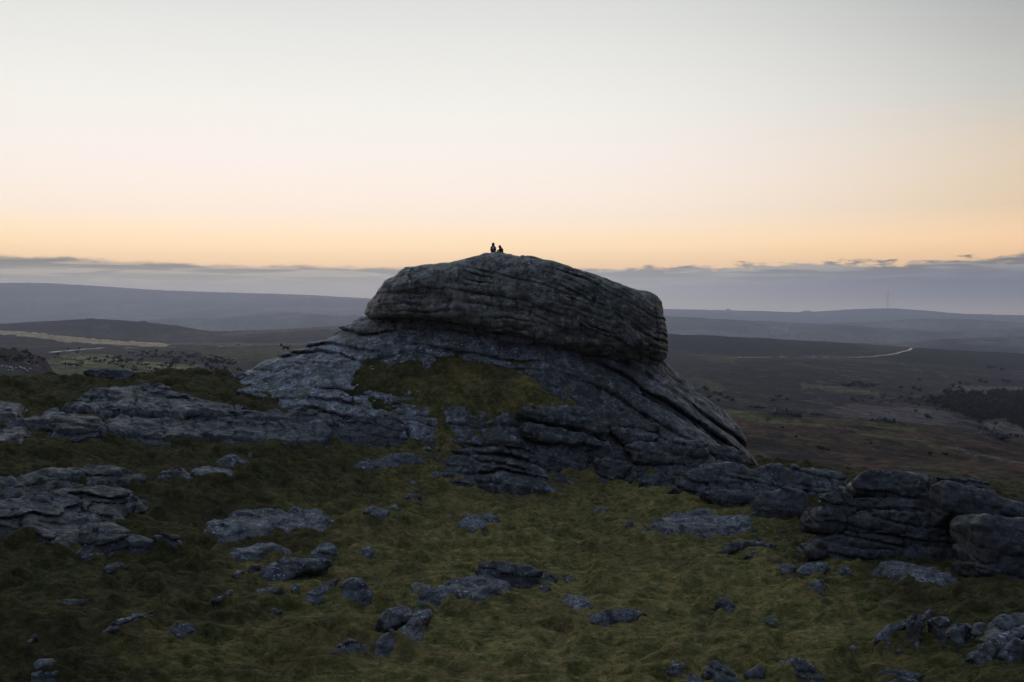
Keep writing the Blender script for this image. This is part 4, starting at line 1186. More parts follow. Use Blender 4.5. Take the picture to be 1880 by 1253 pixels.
# ------------------------------------------------------------------ loose rocks and slabs in the turf
STONES = [
    # left
    ('stone', 'dim stone just under the dark streaked rock face, left', [(143, 1019), (160, 1012), (190, 1017), (195, 1030), (150, 1033)], 40),
    ('stone', 'lone pale stone on the dark slope below the streaked rock face, left', [(190, 1043), (206, 1031), (227, 1031), (237, 1040), (196, 1052)], 48),
    ('stone', 'thin flat stone alone on the dark slope near the left edge', [(101, 1110), (113, 1099), (160, 1100), (156, 1110), (111, 1114)], 42),
    ('boulder', 'small humped boulder with a pale crown on the lower left slope', [(303, 1165), (320, 1148), (343, 1143), (354, 1148), (356, 1158), (335, 1169), (310, 1171)], 58),
    ('stone', 'little tilted stone near the left edge, lower slope', [(50, 1177), (62, 1167), (69, 1170), (55, 1183)], 55),
    ('stone', 'flat-topped stone near the bottom left corner', [(62, 1220), (70, 1210), (99, 1209), (104, 1220), (64, 1226)], 45),
    ('rock_slab', 'slab end cut by the bottom of the picture at the left', [(56, 1253), (100, 1237), (105, 1244), (84, 1262), (58, 1264)], 40),
    ('rock_slab', 'narrow ledge of rock slanting up through the lower left turf', [(184, 1154), (206, 1143), (258, 1127), (286, 1120), (284, 1126), (258, 1137), (196, 1157)], 45),
    ('stone', 'sliver of pale stone above the humped boulder, left slope', [(387, 1100), (423, 1084), (427, 1088), (397, 1103)], 45),
    ('rock_slab', 'lens-shaped slab in the grass below the wet bright streak', [(404, 851), (429, 843), (446, 850), (427, 857)], 35),
    ('rock_slab', 'white-topped slab lying in the turf right of the long left slab', [(350, 867), (383, 860), (421, 866), (410, 873), (370, 874)], 40),
    ('rock_slab', 'greenish slab nearly covered by turf between the long left slab and the white-topped one', [(299, 875), (342, 867), (345, 875), (310, 879)], 30),
    ('stone', 'single small white stone on the grass under the bedrock shelf', [(455, 838), (457, 832), (463, 832), (464, 838), (460, 841)], 60),
    # middle left
    ('rock_slab', 'smooth twin-humped slab alone in the grass below the tor, left of centre', [(648, 853), (665, 844), (708, 842), (731, 833), (760, 834), (776, 844), (754, 853), (726, 856), (701, 864), (662, 860)], 34),
    ('rock_slab', 'big smooth bright slab in two halves left of centre, streaked with white', [(376, 978), (384, 965), (397, 958), (430, 944), (480, 939), (518, 942), (526, 948), (555, 942), (590, 941), (604, 951), (616, 960), (597, 969), (560, 969), (520, 970), (490, 976), (470, 986), (430, 994), (388, 993)], 26),
    ('rock_slab', 'lichen-spotted slab just below the big smooth bright slab', [(421, 1018), (435, 1009), (472, 1006), (495, 1006), (525, 1013), (520, 1022), (482, 1027), (435, 1027)], 34),
    ('rock_slab', 'small slab above the right end of the long tilted block', [(574, 1018), (598, 1006), (611, 1005), (622, 1011), (618, 1020), (585, 1023)], 36),
    ('stone', 'rounded stone in the turf right of the small slab above the long block', [(655, 1021), (662, 1008), (678, 1005), (697, 1014), (693, 1024), (667, 1024)], 45),
    ('boulder', 'long tilted block like a loaf on the slope, left of the leaning slab', [(463, 1068), (482, 1042), (497, 1032), (523, 1028), (575, 1022), (593, 1023), (605, 1033), (590, 1044), (564, 1050), (528, 1064), (505, 1072), (476, 1075)], 58),
    ('stone', 'dark rounded stone tucked behind the left end of the long tilted block', [(454, 1048), (459, 1036), (474, 1033), (481, 1043), (464, 1053)], 58),
    ('stone', 'small stone farthest left beside the long tilted block', [(426, 1056), (438, 1045), (450, 1050), (436, 1058)], 50),
    ('stone', 'thin flat stone under the lower edge of the long tilted block', [(468, 1085), (484, 1078), (518, 1077), (507, 1088), (477, 1090)], 38),
    ('stone', 'knobbly stone between the thin flat stone and the leaning slab', [(531, 1079), (541, 1071), (559, 1071), (568, 1078), (554, 1088), (538, 1088)], 55),
    ('boulder', 'slab leaning up to the right, next to the blunt triangular boulder', [(547, 1101), (570, 1085), (585, 1072), (624, 1058), (628, 1064), (613, 1083), (597, 1103), (587, 1114), (558, 1113)], 52),
    ('boulder', 'blunt triangular boulder with speckled face, right of the leaning slab', [(619, 1100), (626, 1076), (647, 1059), (662, 1060), (680, 1080), (690, 1090), (685, 1102), (652, 1107)], 60),
    ('stone', 'tiny white-tipped stone in the grass below the leaning slab', [(489, 1123), (502, 1115), (517, 1122), (508, 1130)], 55),
    ('rock_slab', 'flat pale slab lying in front of the dark whale-backed boulder', [(748, 1081), (765, 1073), (791, 1079), (807, 1081), (822, 1073), (845, 1067), (874, 1066), (905, 1069), (932, 1078), (922, 1087), (880, 1094), (840, 1100), (800, 1102), (770, 1096)], 28),
    ('boulder', 'chunky pale boulder with a stepped top, low in the middle', [(694, 1138), (706, 1121), (729, 1113), (747, 1115), (753, 1121), (776, 1120), (791, 1121), (797, 1130), (778, 1138), (750, 1139), (729, 1143), (704, 1150)], 52),
    ('rock_slab', 'bluish sliver of slab under the chunky pale boulder, lower left of it', [(609, 1197), (631, 1187), (673, 1179), (669, 1189), (639, 1197)], 34),
    ('rock_slab', 'long thin rib of rock slanting under the chunky pale boulder', [(702, 1185), (742, 1164), (780, 1157), (770, 1168), (724, 1179)], 36),
    ('stone', 'two-knobbed white stone on the grass in the middle, left of the mossy hollow', [(668, 938), (686, 927), (697, 933), (714, 939), (708, 948), (686, 946)], 50),
    ('stone', 'flat white-edged stone touching the two-knobbed one', [(706, 936), (724, 925), (749, 929), (728, 940)], 40),
    ('stone', 'dark low stone half sunk behind the two-knobbed white stone', [(740, 913), (754, 903), (777, 909), (760, 919)], 40),
    ('stone', 'small bright flat stone in the grass left of the heap below the tor', [(749, 887), (760, 880), (770, 885), (760, 891)], 35),
    # heap at the foot of the tor
    ('boulder', 'oval slab at the top of the heap below the tor', [(783, 818), (808, 799), (828, 791), (874, 792), (897, 801), (882, 813), (841, 820), (801, 824)], 42),
    ('boulder', 'angular boulder with pointed top in the middle of the heap below the tor', [(847, 843), (862, 824), (877, 810), (900, 821), (918, 835), (897, 849), (854, 850)], 58),
    ('stone', 'small pinkish stone on the left flank of the angular boulder', [(816, 841), (828, 833), (850, 841), (840, 850)], 48),
    ('boulder', 'knuckled stone spotted white, lower in the heap below the tor', [(806, 868), (839, 859), (844, 848), (869, 843), (888, 854), (884, 868), (849, 875), (812, 873)], 48),
    ('stone', 'dull little stone at the left end of the heap below the tor', [(786, 873), (800, 865), (810, 871), (796, 880)], 45),
    ('stone', 'bright speckled stone lowest in the heap below the tor', [(837, 881), (851, 870), (874, 873), (880, 881), (860, 892), (843, 889)], 46),
    # middle
    ('boulder', 'dark whale-backed boulder spotted with white lichen, centre of the lower turf', [(869, 1048), (885, 1035), (909, 1030), (944, 1033), (971, 1041), (994, 1052), (991, 1067), (971, 1078), (944, 1078), (900, 1068), (877, 1058)], 66),
    ('stone', 'dark stone at the right end of the whale-backed boulder', [(991, 1059), (1007, 1051), (1024, 1060), (1021, 1069), (998, 1070)], 55),
    ('stone', 'pale little stone below the right end of the whale-backed boulder', [(987, 1081), (1001, 1070), (1012, 1080), (1003, 1088)], 52),
    ('stone', 'low stone almost lost in turf right of the whale-backed boulder', [(1032, 1065), (1046, 1056), (1056, 1063), (1047, 1069)], 42),
    ('rock_slab', 'narrow bluish slab pointing down to the right, centre', [(1033, 1101), (1048, 1096), (1069, 1102), (1088, 1117), (1067, 1118), (1047, 1108)], 36),
    ('boulder', 'purple-grey boulder with a ragged top, low in the centre', [(1085, 1142), (1090, 1124), (1108, 1121), (1138, 1117), (1153, 1117), (1178, 1123), (1185, 1130), (1158, 1140), (1126, 1143), (1115, 1149), (1091, 1149)], 52),
    ('boulder', 'rounded boulder set in turf right of centre', [(1312, 1108), (1320, 1094), (1334, 1094), (1354, 1109), (1348, 1125), (1330, 1122)], 58),
    ('rock_slab', 'long bright broken slab in the grass below the rounded outcrop', [(1184, 975), (1203, 957), (1233, 948), (1272, 947), (1317, 947), (1370, 948), (1384, 957), (1378, 969), (1331, 979), (1257, 983), (1219, 983)], 38),
    ('rock_slab', 'curved dark rib arching out of the grass left of the tall outcrop', [(1306, 1019), (1338, 998), (1359, 993), (1386, 994), (1417, 999), (1411, 1006), (1380, 1006), (1350, 1010), (1324, 1018)], 48),
    ('stone', 'small white stone under the curved dark rib', [(1366, 1021), (1383, 1009), (1393, 1014), (1384, 1025)], 50),
    ('rock_slab', 'flat stone flush with the grass in the middle of the green', [(848, 961), (875, 952), (903, 953), (912, 959), (890, 966), (860, 967)], 22),
    ('stone', 'bluish stone alone on the green above the long bright broken slab', [(1085, 938), (1102, 930), (1117, 933), (1110, 942), (1089, 943)], 35),
    ('stone', 'small upright stone in a tuft between the bluish stone and the broken slab', [(1146, 965), (1154, 953), (1164, 959), (1158, 969)], 62),
    # lower right
    ('boulder', 'pointed speckled rock at the bottom edge, left of the slanted pair', [(1225, 1234), (1236, 1212), (1258, 1220), (1253, 1238), (1230, 1240)], 60),
    ('boulder', 'rock cut by the bottom of the picture under the pointed speckled one', [(1254, 1258), (1266, 1234), (1282, 1240), (1307, 1258), (1300, 1270), (1262, 1270)], 58),
    ('boulder', 'blunt slanting rock at the bottom edge, wet blue top', [(1296, 1231), (1305, 1212), (1317, 1210), (1347, 1228), (1366, 1254), (1340, 1262), (1315, 1252)], 58),
    ('boulder', 'cone-shaped dark rock at the bottom edge, right of the slanting one', [(1368, 1236), (1388, 1219), (1407, 1231), (1400, 1247), (1375, 1251)], 60),
    ('rock_slab', 'flat bright-edged stone near the bottom, between the cone-shaped rock and the dark slab', [(1446, 1220), (1457, 1214), (1487, 1220), (1501, 1229), (1469, 1230)], 34),
    ('rock_slab', 'dark slab with a white crest near the bottom edge, below the broken rocks', [(1610, 1242), (1621, 1229), (1639, 1228), (1657, 1232), (1677, 1235), (1700, 1241), (1679, 1249), (1630, 1250)], 48),
    ('rock_slab', 'rough slab cut by the bottom edge under the dark white-crested one', [(1612, 1262), (1642, 1248), (1679, 1245), (1698, 1258), (1690, 1270), (1620, 1272)], 45),
    ('stone', 'small stone near the bottom edge below the flat bright-edged stone', [(1473, 1244), (1490, 1238), (1495, 1245), (1481, 1251)], 45),
    ('boulder', 'upright dark split rock, left half, among the broken rocks', [(1664, 1168), (1667, 1140), (1674, 1125), (1684, 1123), (1685, 1147), (1682, 1186), (1672, 1176)], 72),
    ('boulder', 'upright pale split rock, right half, among the broken rocks', [(1681, 1189), (1683, 1140), (1689, 1125), (1702, 1126), (1699, 1147), (1691, 1167), (1688, 1191)], 72),
    ('boulder', 'low rough rock pointing left from the upright split rock', [(1607, 1168), (1624, 1152), (1630, 1146), (1660, 1140), (1665, 1150), (1638, 1162), (1629, 1175), (1611, 1174)], 52),
    ('boulder', 'upright tooth of rock right of the split rock, flat-topped', [(1711, 1138), (1722, 1129), (1737, 1131), (1743, 1142), (1736, 1163), (1732, 1188), (1722, 1187), (1716, 1160)], 70),
    ('stone', 'small round stone perched behind the split rock and the tooth', [(1696, 1127), (1707, 1118), (1715, 1126), (1707, 1133)], 60),
    ('boulder', 'leaf-shaped rock tilted right, beside the flat-topped tooth', [(1737, 1168), (1743, 1155), (1761, 1143), (1779, 1140), (1787, 1153), (1775, 1173), (1768, 1189), (1748, 1181)], 58),
    ('boulder', 'narrow spine of rock between the leaf-shaped rock and the great slanted slab', [(1766, 1189), (1788, 1155), (1794, 1143), (1810, 1141), (1805, 1152), (1793, 1173), (1780, 1190)], 60),
    ('boulder', 'great slanted slab at the lower right edge, upper leaf', [(1786, 1184), (1826, 1149), (1831, 1128), (1880, 1125), (1920, 1124), (1920, 1160), (1852, 1168), (1830, 1176), (1800, 1187)], 52),
    ('boulder', 'great slanted slab at the lower right edge, lower leaf with a bright ridge', [(1776, 1209), (1800, 1184), (1830, 1164), (1880, 1144), (1920, 1150), (1856, 1184), (1828, 1199), (1810, 1219), (1790, 1217)], 54),
    ('boulder', 'speckled boulder in the lower right corner', [(1832, 1204), (1844, 1185), (1856, 1173), (1885, 1169), (1930, 1180), (1930, 1222), (1850, 1217)], 58),
    ('stone', 'slim white-tipped stone under the low rough rock', [(1624, 1183), (1633, 1176), (1638, 1190), (1629, 1195)], 62),
    ('stone', 'mossy round stone right of the slim white-tipped one', [(1643, 1195), (1652, 1187), (1658, 1195), (1649, 1201)], 58),
    ('stone', 'little upright stone alone in the turf left of the broken rocks', [(1560, 1193), (1567, 1184), (1574, 1193), (1566, 1199)], 65),
    ('boulder', 'turtle-shaped stone in the turf under the tall outcrop', [(1480, 1080), (1490, 1068), (1511, 1065), (1516, 1078), (1510, 1090), (1489, 1086)], 56),
    ('stone', 'mossy flat stone in the turf right of the rounded boulder', [(1401, 1143), (1418, 1131), (1434, 1138), (1419, 1147)], 36),
    ('stone', 'small lumpy stone left of the flat rocks under the tall outcrop', [(1425, 1045), (1439, 1034), (1461, 1043), (1452, 1053), (1432, 1052)], 52),
    ('rock_slab', 'rounded low slab at the left foot of the tall outcrop', [(1462, 1048), (1487, 1033), (1517, 1033), (1522, 1044), (1500, 1055), (1468, 1055)], 48),
    ('rock_slab', 'blocky low slab second along the foot of the tall outcrop', [(1532, 1050), (1546, 1040), (1582, 1040), (1592, 1050), (1577, 1061), (1539, 1058)], 50),
    ('rock_slab', 'long tapering slab third along the foot of the tall outcrop', [(1595, 1048), (1618, 1039), (1671, 1042), (1707, 1052), (1751, 1066), (1707, 1070), (1657, 1063), (1602, 1058)], 42),
    ('stone', 'small pale stone on the dark turf near the right edge', [(1760, 1101), (1771, 1095), (1775, 1101), (1766, 1106)], 55),
    ('stone', 'flat fleck of stone in the turf right of the small pale stone', [(1804, 1106), (1828, 1108), (1824, 1113), (1808, 1110)], 25),
]
for name, label, poly, tilt in STONES:
    if name == 'rock_slab' and tilt < 43:
        rock(name, poly, label, 'rock slab', flat=True, mat=M_STONE, amp=0.27, edge=0.28, spacing=0.3, step=0.05, groove=0.08, rough=0.6, bare=0.2, cells=60000)
        continue
    rock(name, poly, label, {'stone': 'stone', 'boulder': 'boulder', 'rock_slab': 'rock slab'}[name], tilt=tilt - 7, rough=0.85, mat=M_STONE if 'dark' not in label else M_ROCK)

# pebbles strewn on the bare patch left of the tall outcrop: nothing tells them apart
_r = random.Random(5)
for k in range(26):
    px, py = _r.uniform(1385, 1510), _r.uniform(968, 1032)
    if py > 1010 and px < 1420: continue
    w, hh = _r.uniform(3.5, 8), _r.uniform(2.5, 5)
    poly = [(px + w * math.cos(t) * _r.uniform(.75, 1.1), py + hh * math.sin(t) * _r.uniform(.75, 1.1)) for t in np.linspace(0, 2 * math.pi, 7)[:-1]]
    rock('stone', poly, 'small stone strewn left of the tall outcrop', 'stone', 'small stones left of the tall outcrop', tilt=50, cells=5000, spacing=0)

# ------------------------------------------------------------------ things far out on the moor
def ground_point(px, py, **k):
    d = hit_ground(px, py, **k)
    p = at(px, py, d)
    p[2] = land_h(p[0], p[1])[0]
    return p


def crown_mesh(seed, n=170, flat=0.8):
    r = np.random.default_rng(seed)
    lobes = [(r.normal(0, 0.2), r.normal(0, 0.2), r.uniform(0.45, 0.82), r.uniform(0.16, 0.28)) for _ in range(7)]
    V, Q = [], []
    for k in range(n):
        lx, ly, lz, lr = lobes[k % len(lobes)]
        dirv = r.normal(size=3); dirv /= np.linalg.norm(dirv)
        c = np.array([lx, ly, lz]) + dirv * lr * r.uniform(0.35, 1.0) * [1, 1, flat]
        a = r.normal(size=3); a /= np.linalg.norm(a)
        b = np.cross(a, r.normal(size=3)); b /= np.linalg.norm(b)
        s = r.uniform(0.035, 0.075)
        i0 = len(V)
        V += [c + s * (a + b), c + s * (a - b), c - s * (a + 0.7 * b), c - s * (a - 1.2 * b)]
        Q.append((i0, i0 + 1, i0 + 2, i0 + 3))
    return new_mesh('crown', np.array(V), np.array(Q), False)


def trunk_mesh(seed):
    r = np.random.default_rng(seed)
    V, Q = [], []

    def limb(p, q, ra, rb):
        p, q = np.array(p, float), np.array(q, float)
        ax = (q - p) / np.linalg.norm(q - p)
        u = np.cross(ax, [0.3, 1, 0.2]); u /= np.linalg.norm(u); v = np.cross(ax, u)
        i0 = len(V)
        for c, rad in ((p, ra), (q, rb)):
            for t in np.arange(5) * 2 * math.pi / 5: V.append(c + rad * (math.cos(t) * u + math.sin(t) * v))
        for k in range(5): Q.append((i0 + k, i0 + (k + 1) % 5, i0 + 5 + (k + 1) % 5, i0 + 5 + k))
    top = (r.normal(0, .05), r.normal(0, .05), 0.42)
    limb((0, 0, -0.05), top, 0.05, 0.032)
    for _ in range(6): limb(top, (top[0] + r.normal(0, .2), top[1] + r.normal(0, .2), r.uniform(.6, .85)), 0.024, 0.008)
    return new_mesh('trunk', np.array(V), np.array(Q))


CROWNS = [crown_mesh(s) for s in range(4)]
TRUNKS = [trunk_mesh(s) for s in range(3)]
BUSHES = [crown_mesh(20 + s, 120, 0.9) for s in range(3)]
for m_ in CROWNS + BUSHES: m_.materials.append(M_LEAF)
for m_ in TRUNKS: m_.materials.append(M_BARK)
_t = random.Random(3)


def tree(px, py, hpx, label, group, name='hawthorn_tree'):
    p = ground_point(px, py, d0=300)
    h = max(2.2, hpx / F * p[1])
    e = empty(name, p, label, 'tree', group)
    e.rotation_euler[2] = _t.uniform(0, 6.28); e.scale = (h * _t.uniform(.9, 1.25), h * _t.uniform(.9, 1.25), h)
    link('trunk', _t.choice(TRUNKS), None, e); link('crown', _t.choice(CROWNS), None, e)


def bush(px, py, hpx, label, group, wide=1.5, d0=150):
    p = ground_point(px, py, d0=d0)
    h = max(0.5, hpx / F * p[1])
    o = link('bush', _t.choice(BUSHES), None, None, p - [0, 0, 0.22 * h])
    o.rotation_euler[2] = _t.uniform(0, 6.28); o.scale = (h * wide * _t.uniform(.85, 1.2), h * wide * _t.uniform(.85, 1.2), h * 1.25)
    tag(o, label, 'bush', group)


for px, py, h in [(222, 673, 17), (241, 668, 11), (208, 664, 9), (260, 667, 11), (253, 672, 7), (268, 675, 9), (297, 677, 10), (315, 677, 15), (323, 675, 18), (311, 679, 9), (350, 674, 6), (356, 673, 9), (290, 685, 10),
                  (285, 683, 8), (247, 685, 9), (232, 670, 8), (246, 676, 6), (226, 680, 10), (275, 680, 7)]:
    tree(px, py, h, 'small dark bare tree in the left valley field', 'trees scattered over the valley field on the left')
for px, py, h in [(380, 678, 15), (391, 676, 19), (401, 674, 16), (411, 672, 12), (420, 674, 11), (372, 668, 9), (383, 668, 12), (396, 664, 11), (406, 664, 10), (414, 682, 10), (388, 684, 13)]:
    tree(px, py, h, 'dark tree in the clump beside the tor', 'tree clump left of the tor')
for px, py, h in [(106, 656, 10), (142, 652, 8), (183, 668, 9), (164, 665, 9), (175, 664, 9), (192, 667, 9), (197, 661, 9), (218, 664, 13), (130, 676, 10), (141, 678, 12), (120, 674, 9), (150, 672, 8), (125, 644, 5), (146, 643, 5)]:
    tree(px, py, h, 'dark tree below the pale lane on the left', 'trees below the lane on the left')
for px, py, h in [(345, 656, 7), (330, 660, 9), (300, 657, 7), (312, 650, 6), (336, 652, 7), (352, 660, 8), (362, 652, 6), (285, 655, 6), (270, 652, 6), (322, 664, 8), (340, 666, 7), (260, 655, 6)]:
    bush(px, py, h, 'dark scrub bush above the left valley field', 'scrub above the valley field')
for k in range(30):
    px = _t.uniform(-30, 84); py = 648 + _t.uniform(-3, 20) + max(0, px - 30) * 0.18
    bush(px, py, _t.uniform(4, 9), 'dark gorse bush on the shoulder at the left edge', 'gorse bushes on the left shoulder', 1.4)
for px, py, h, w in [(1246, 702, 10, 1.4), (1240, 708, 9, 1.4), (1251, 708, 8, 1.4), (1290, 716, 8, 1.5), (1298, 720, 9, 1.5), (1312, 726, 8, 1.5), (1322, 730, 10, 1.5), (1334, 734, 9, 1.5), (1345, 738, 8, 1.5), (1280, 722, 9, 1.5), (1270, 716, 8, 1.5), (1300, 734, 8, 1.5), (1318, 738, 7, 1.5)]:
    bush(px, py, h, 'dark bush in the valley just right of the tor', 'bushes in the valley beside the tor', w, 300)
for px, py, h, w in [(1549, 711, 7, 1.8), (1556, 712, 9, 1.7), (1573, 711, 11, 1.5), (1583, 712, 12, 1.5), (1591, 713, 9, 1.6), (1604, 712, 8, 1.7), (1430, 732, 7, 1.6), (1420, 738, 6, 1.7), (1448, 736, 6, 1.7), (1678, 716, 7, 1.8), (1655, 714, 6, 1.8), (1690, 700, 6, 1.8), (1818, 678, 8, 1.4), (1840, 682, 6, 1.6)]:
    bush(px, py, h, 'dark round bush on the open heath, right valley', 'bushes on the open heath, right valley', w, 300)
for px, py, h, w in [(1505, 826, 10, 1.0), (1512, 828, 8, 1.2), (1520, 830, 6, 1.4), (1436, 788, 5, 1.5), (1412, 774, 6, 1.5), (1708, 838, 9, 1.2), (1735, 838, 9, 1.2), (1600, 816, 5, 1.5), (1460, 804, 5, 1.5)]:
    bush(px, py, h, 'small dark shrub in the brown bracken', 'shrubs in the bracken', w, 120)


def wood(name, outline, n, hpx, label):
    """a far wood that reads as one mass"""
    xs = [p[0] for p in outline]; ys = [p[1] for p in outline]
    V, Q, base = [], [], 0
    r = random.Random(len(label))
    k = 0
    while k < n:
        px, py = r.uniform(min(xs), max(xs)), r.uniform(min(ys), max(ys))
        if not in_poly(np.array([px]), np.array([py]), outline)[0]: continue
        k += 1
        p = ground_point(px, py, d0=300)
        h = r.uniform(.7, 1.2) * hpx / F * p[1]
        me = CROWNS[k % 4]
        v = np.empty(len(me.vertices) * 3, np.float32); me.vertices.foreach_get('co', v); v = v.reshape(-1, 3)
        t = r.uniform(0, 6.28); c, s = math.cos(t), math.sin(t)
        v = np.stack([v[:, 0] * c - v[:, 1] * s, v[:, 0] * s + v[:, 1] * c, v[:, 2] - 0.2], 1) * [h * 1.3, h * 1.3, h]
        V.append(v + p)
        q = np.arange(len(v)).reshape(-1, 4) + base
        Q.append(q); base += len(v)
    tag(link(name, new_mesh(name, np.concatenate(V), np.concatenate(Q), False), M_LEAF), label, kind='stuff')


wood('woodland', [(1700, 742), (1745, 722), (1800, 728), (1900, 720), (1960, 724), (1960, 800), (1880, 790), (1835, 770), (1800, 778), (1760, 762)], 420, 15, 'dark winter wood filling the valley at the right edge')
wood('scrub', [(1640, 738), (1700, 714), (1800, 700), (1960, 700), (1960, 830), (1880, 812), (1780, 792), (1700, 770)], 90, 9, 'scattered scrub and saplings round the winter wood at the right edge')
wood('hedgerow', [(86, 656), (120, 658), (200, 667), (292, 685), (330, 690), (330, 693), (288, 688), (198, 670), (118, 661), (86, 659)], 70, 4, 'dark hedge running down across the valley field on the left')
wood('scrub', [(230, 648), (300, 645), (390, 655), (440, 664), (430, 672), (380, 664), (320, 662), (250, 656)], 90, 5, 'belt of dark scrub across the left valley')
wood('scrub', [(1560, 728), (1640, 724), (1750, 738), (1745, 748), (1640, 742), (1560, 740)], 60, 5, 'belt of dark heather scrub across the right valley')

# rocks on the brow of the bracken slope and along the ridges
def rock_pile(label, x0, x1, base, top, n, seed, dmin=140):
    r = random.Random(seed)
    d = hit_ground(0.5 * (x0 + x1), base - 1, d0=dmin)
    loc = at(0.5 * (x0 + x1), base, d)
    e = empty('rock_pile', loc, label, 'rocks')
    for k in range(n):
        u = (k + r.uniform(.2, .8)) / n
        cx = x0 + u * (x1 - x0)
        hgt = (base - top) * (0.35 + 0.65 * math.sin(math.pi * min(max(u, .1), .9))) * r.uniform(.55, 1.0)
        w = (x1 - x0) / n * r.uniform(.8, 1.7)
        b = base + r.uniform(-1, 1.2)
        poly = [(cx - w * .55, b), (cx - w * r.uniform(.4, .6), b - hgt * r.uniform(.3, .7)), (cx - w * r.uniform(.1, .35), b - hgt * r.uniform(.85, 1)), (cx + w * r.uniform(.05, .4), b - hgt * r.uniform(.75, 1)), (cx + w * r.uniform(.4, .6), b - hgt * r.uniform(.2, .6)), (cx + w * .55, b)]
        rock('boulder', poly, parent=e, mat=M_DARK, tilt=r.uniform(50, 75), cells=5000, rough=1.6, spacing=0, d=d + r.uniform(-1.2, 2.5), rnd=0.12 * w * d / F)


rock_pile('square-topped dark rock pile on the brow of the bracken slope', 1600, 1644, 776, 758, 7, 1)
rock_pile('broad broken rock pile on the brow nearest to the tor', 1408, 1470, 764, 744, 10, 2)
rock_pile('low dark rock pile right of the broad one on the brow', 1474, 1514, 763, 752, 6, 3)
rock_pile('small rock pile on the skyline of the brow beside the green strip', 1368, 1410, 750, 739, 6, 4)
rock_pile('dark rocks strung out in front of the wood on the brow, right', 1788, 1852, 803, 779, 9, 5)
for label, poly, tl in [
    ('grey boulder on the brow before the dark wood', [(1798, 796), (1802, 789), (1812, 790), (1818, 797)], 60),
    ('small pale boulder in the bracken left of the grey one', [(1746, 797), (1750, 792), (1758, 794), (1760, 799)], 60),
    ('flat pale rock in the bracken between the two small boulders', [(1776, 804), (1782, 800), (1792, 802), (1790, 806)], 50),
]:
    rock('boulder', poly, label, 'rock', tilt=tl, cells=9000, spacing=0, d=hit_ground(np.mean([p[0] for p in poly]), max(p[1] for p in poly) - 1, d0=140))
for label, poly in [
    ('rounded crag on the crest of the dark left hill', [(150, 588), (158, 584), (166, 582), (174, 585), (182, 588)]),
    ('small crag near the right end of the dark left hill', [(250, 593), (258, 589), (266, 588), (274, 592)]),
    ('broken crag at the right end of the dark left hill', [(300, 600), (306, 595), (318, 594), (327, 597), (332, 602)]),
]:
    rock('crag', poly, label, 'crag', mat=M_DARK, tilt=75, cells=4000, d=2480, spacing=0, sink=4)
for label, poly in [
    ('tiny knob of rock on the far ridge right of the tor', [(1241, 568), (1245, 565.4), (1249, 568)]),
    ('stepped crag on the far ridge between tor and mast', [(1330, 571), (1333, 567.5), (1338, 566.8), (1342, 568.4), (1346, 571)]),
    ('flat-topped plantation hump on the far ridge, left of the mast hill', [(1466, 575), (1470, 571.5), (1480, 570.8), (1490, 571), (1496, 574.5)]),
]:
    rock('crag', poly, label, 'crag', mat=M_DARK, tilt=80, cells=3000, d=14900, spacing=0, sink=15)


# roads
def road(poly, width, label, dmin=300):
    P = []
    pts = []
    for a, b in zip(poly[:-1], poly[1:]):
        n = max(2, int(abs(b[0] - a[0]) / 6))
        pts += [(a[0] + (b[0] - a[0]) * t / n, a[1] + (b[1] - a[1]) * t / n) for t in range(n)]
    pts.append(poly[-1])
    ds = np.array([hit_ground(x, y, d0=dmin) for x, y in pts])
    for _ in range(6): ds[1:-1] = np.median(np.stack([ds[:-2], ds[1:-1], ds[2:]]), 0) * .5 + .25 * (ds[:-2] + ds[2:])
    P = at(np.array([p[0] for p in pts]), np.array([p[1] for p in pts]), ds)
    T = np.gradient(P[:, :2], axis=0); T /= np.linalg.norm(T, axis=1)[:, None] + 1e-9
    Nn = np.stack([-T[:, 1], T[:, 0]], 1)
    rows = []
    for s in (-1, -.35, .35, 1):
        xy = P[:, :2] + Nn * s * width / 2
        rows.append(np.c_[xy, land_h(xy[:, 0], xy[:, 1])])
    z = np.mean([r_[:, 2] for r_ in rows], 0)
    V = np.concatenate([np.c_[r_[:, :2], 0.5 * r_[:, 2] + 0.5 * z + 0.7] for r_ in rows])
    n = len(P)
    Q = [(k * n + i_, k * n + i_ + 1, (k + 1) * n + i_ + 1, (k + 1) * n + i_) for k in range(3) for i_ in range(n - 1)]
    tag(link('road', new_mesh('road', V, np.array(Q)), M_ROAD), label, kind='structure')


road([(94, 648.5), (120, 645.5), (150, 643), (192, 639.5)], 6, 'pale lane in the valley at the left')
road([(1336, 657.5), (1380, 657), (1430, 657), (1490, 657.5), (1560, 657.5), (1600, 656), (1640, 651.5), (1660, 647), (1670, 642.5), (1673, 640)], 6.5, 'wet road shining on the moor at the right', 900)

# cars
M_GLASS = mat_plain('car_glass', (0.02, 0.022, 0.025), 0.08, 0.0, 1, 0.6)
M_TYRE = mat_plain('tyre_rubber', (0.02, 0.02, 0.02), 0.8)
PAINTS = {n_: mat_plain('paint_' + n_, c_, 0.25, 0.03, 1, 0.6) for n_, c_ in (('white', (0.8, 0.8, 0.8)), ('teal', (0.08, 0.22, 0.24)), ('red', (0.25, 0.03, 0.03)), ('silver', (0.45, 0.46, 0.48)), ('dark', (0.03, 0.035, 0.045)))}


def prism(prof, w, taper=0.0, zc=0.7):
    """side profile (x, z) swept across the width, drawn in towards the top"""
    n = len(prof); V = []
    for s in (-1, 1):
        V += [(x, s * (w / 2 - taper * max(0, z - zc)), z) for x, z in prof]
    Q = [tuple(range(n))[::-1], tuple(range(n, 2 * n))] + [(i_, (i_ + 1) % n, n + (i_ + 1) % n, n + i_) for i_ in range(n)]
    return V, Q


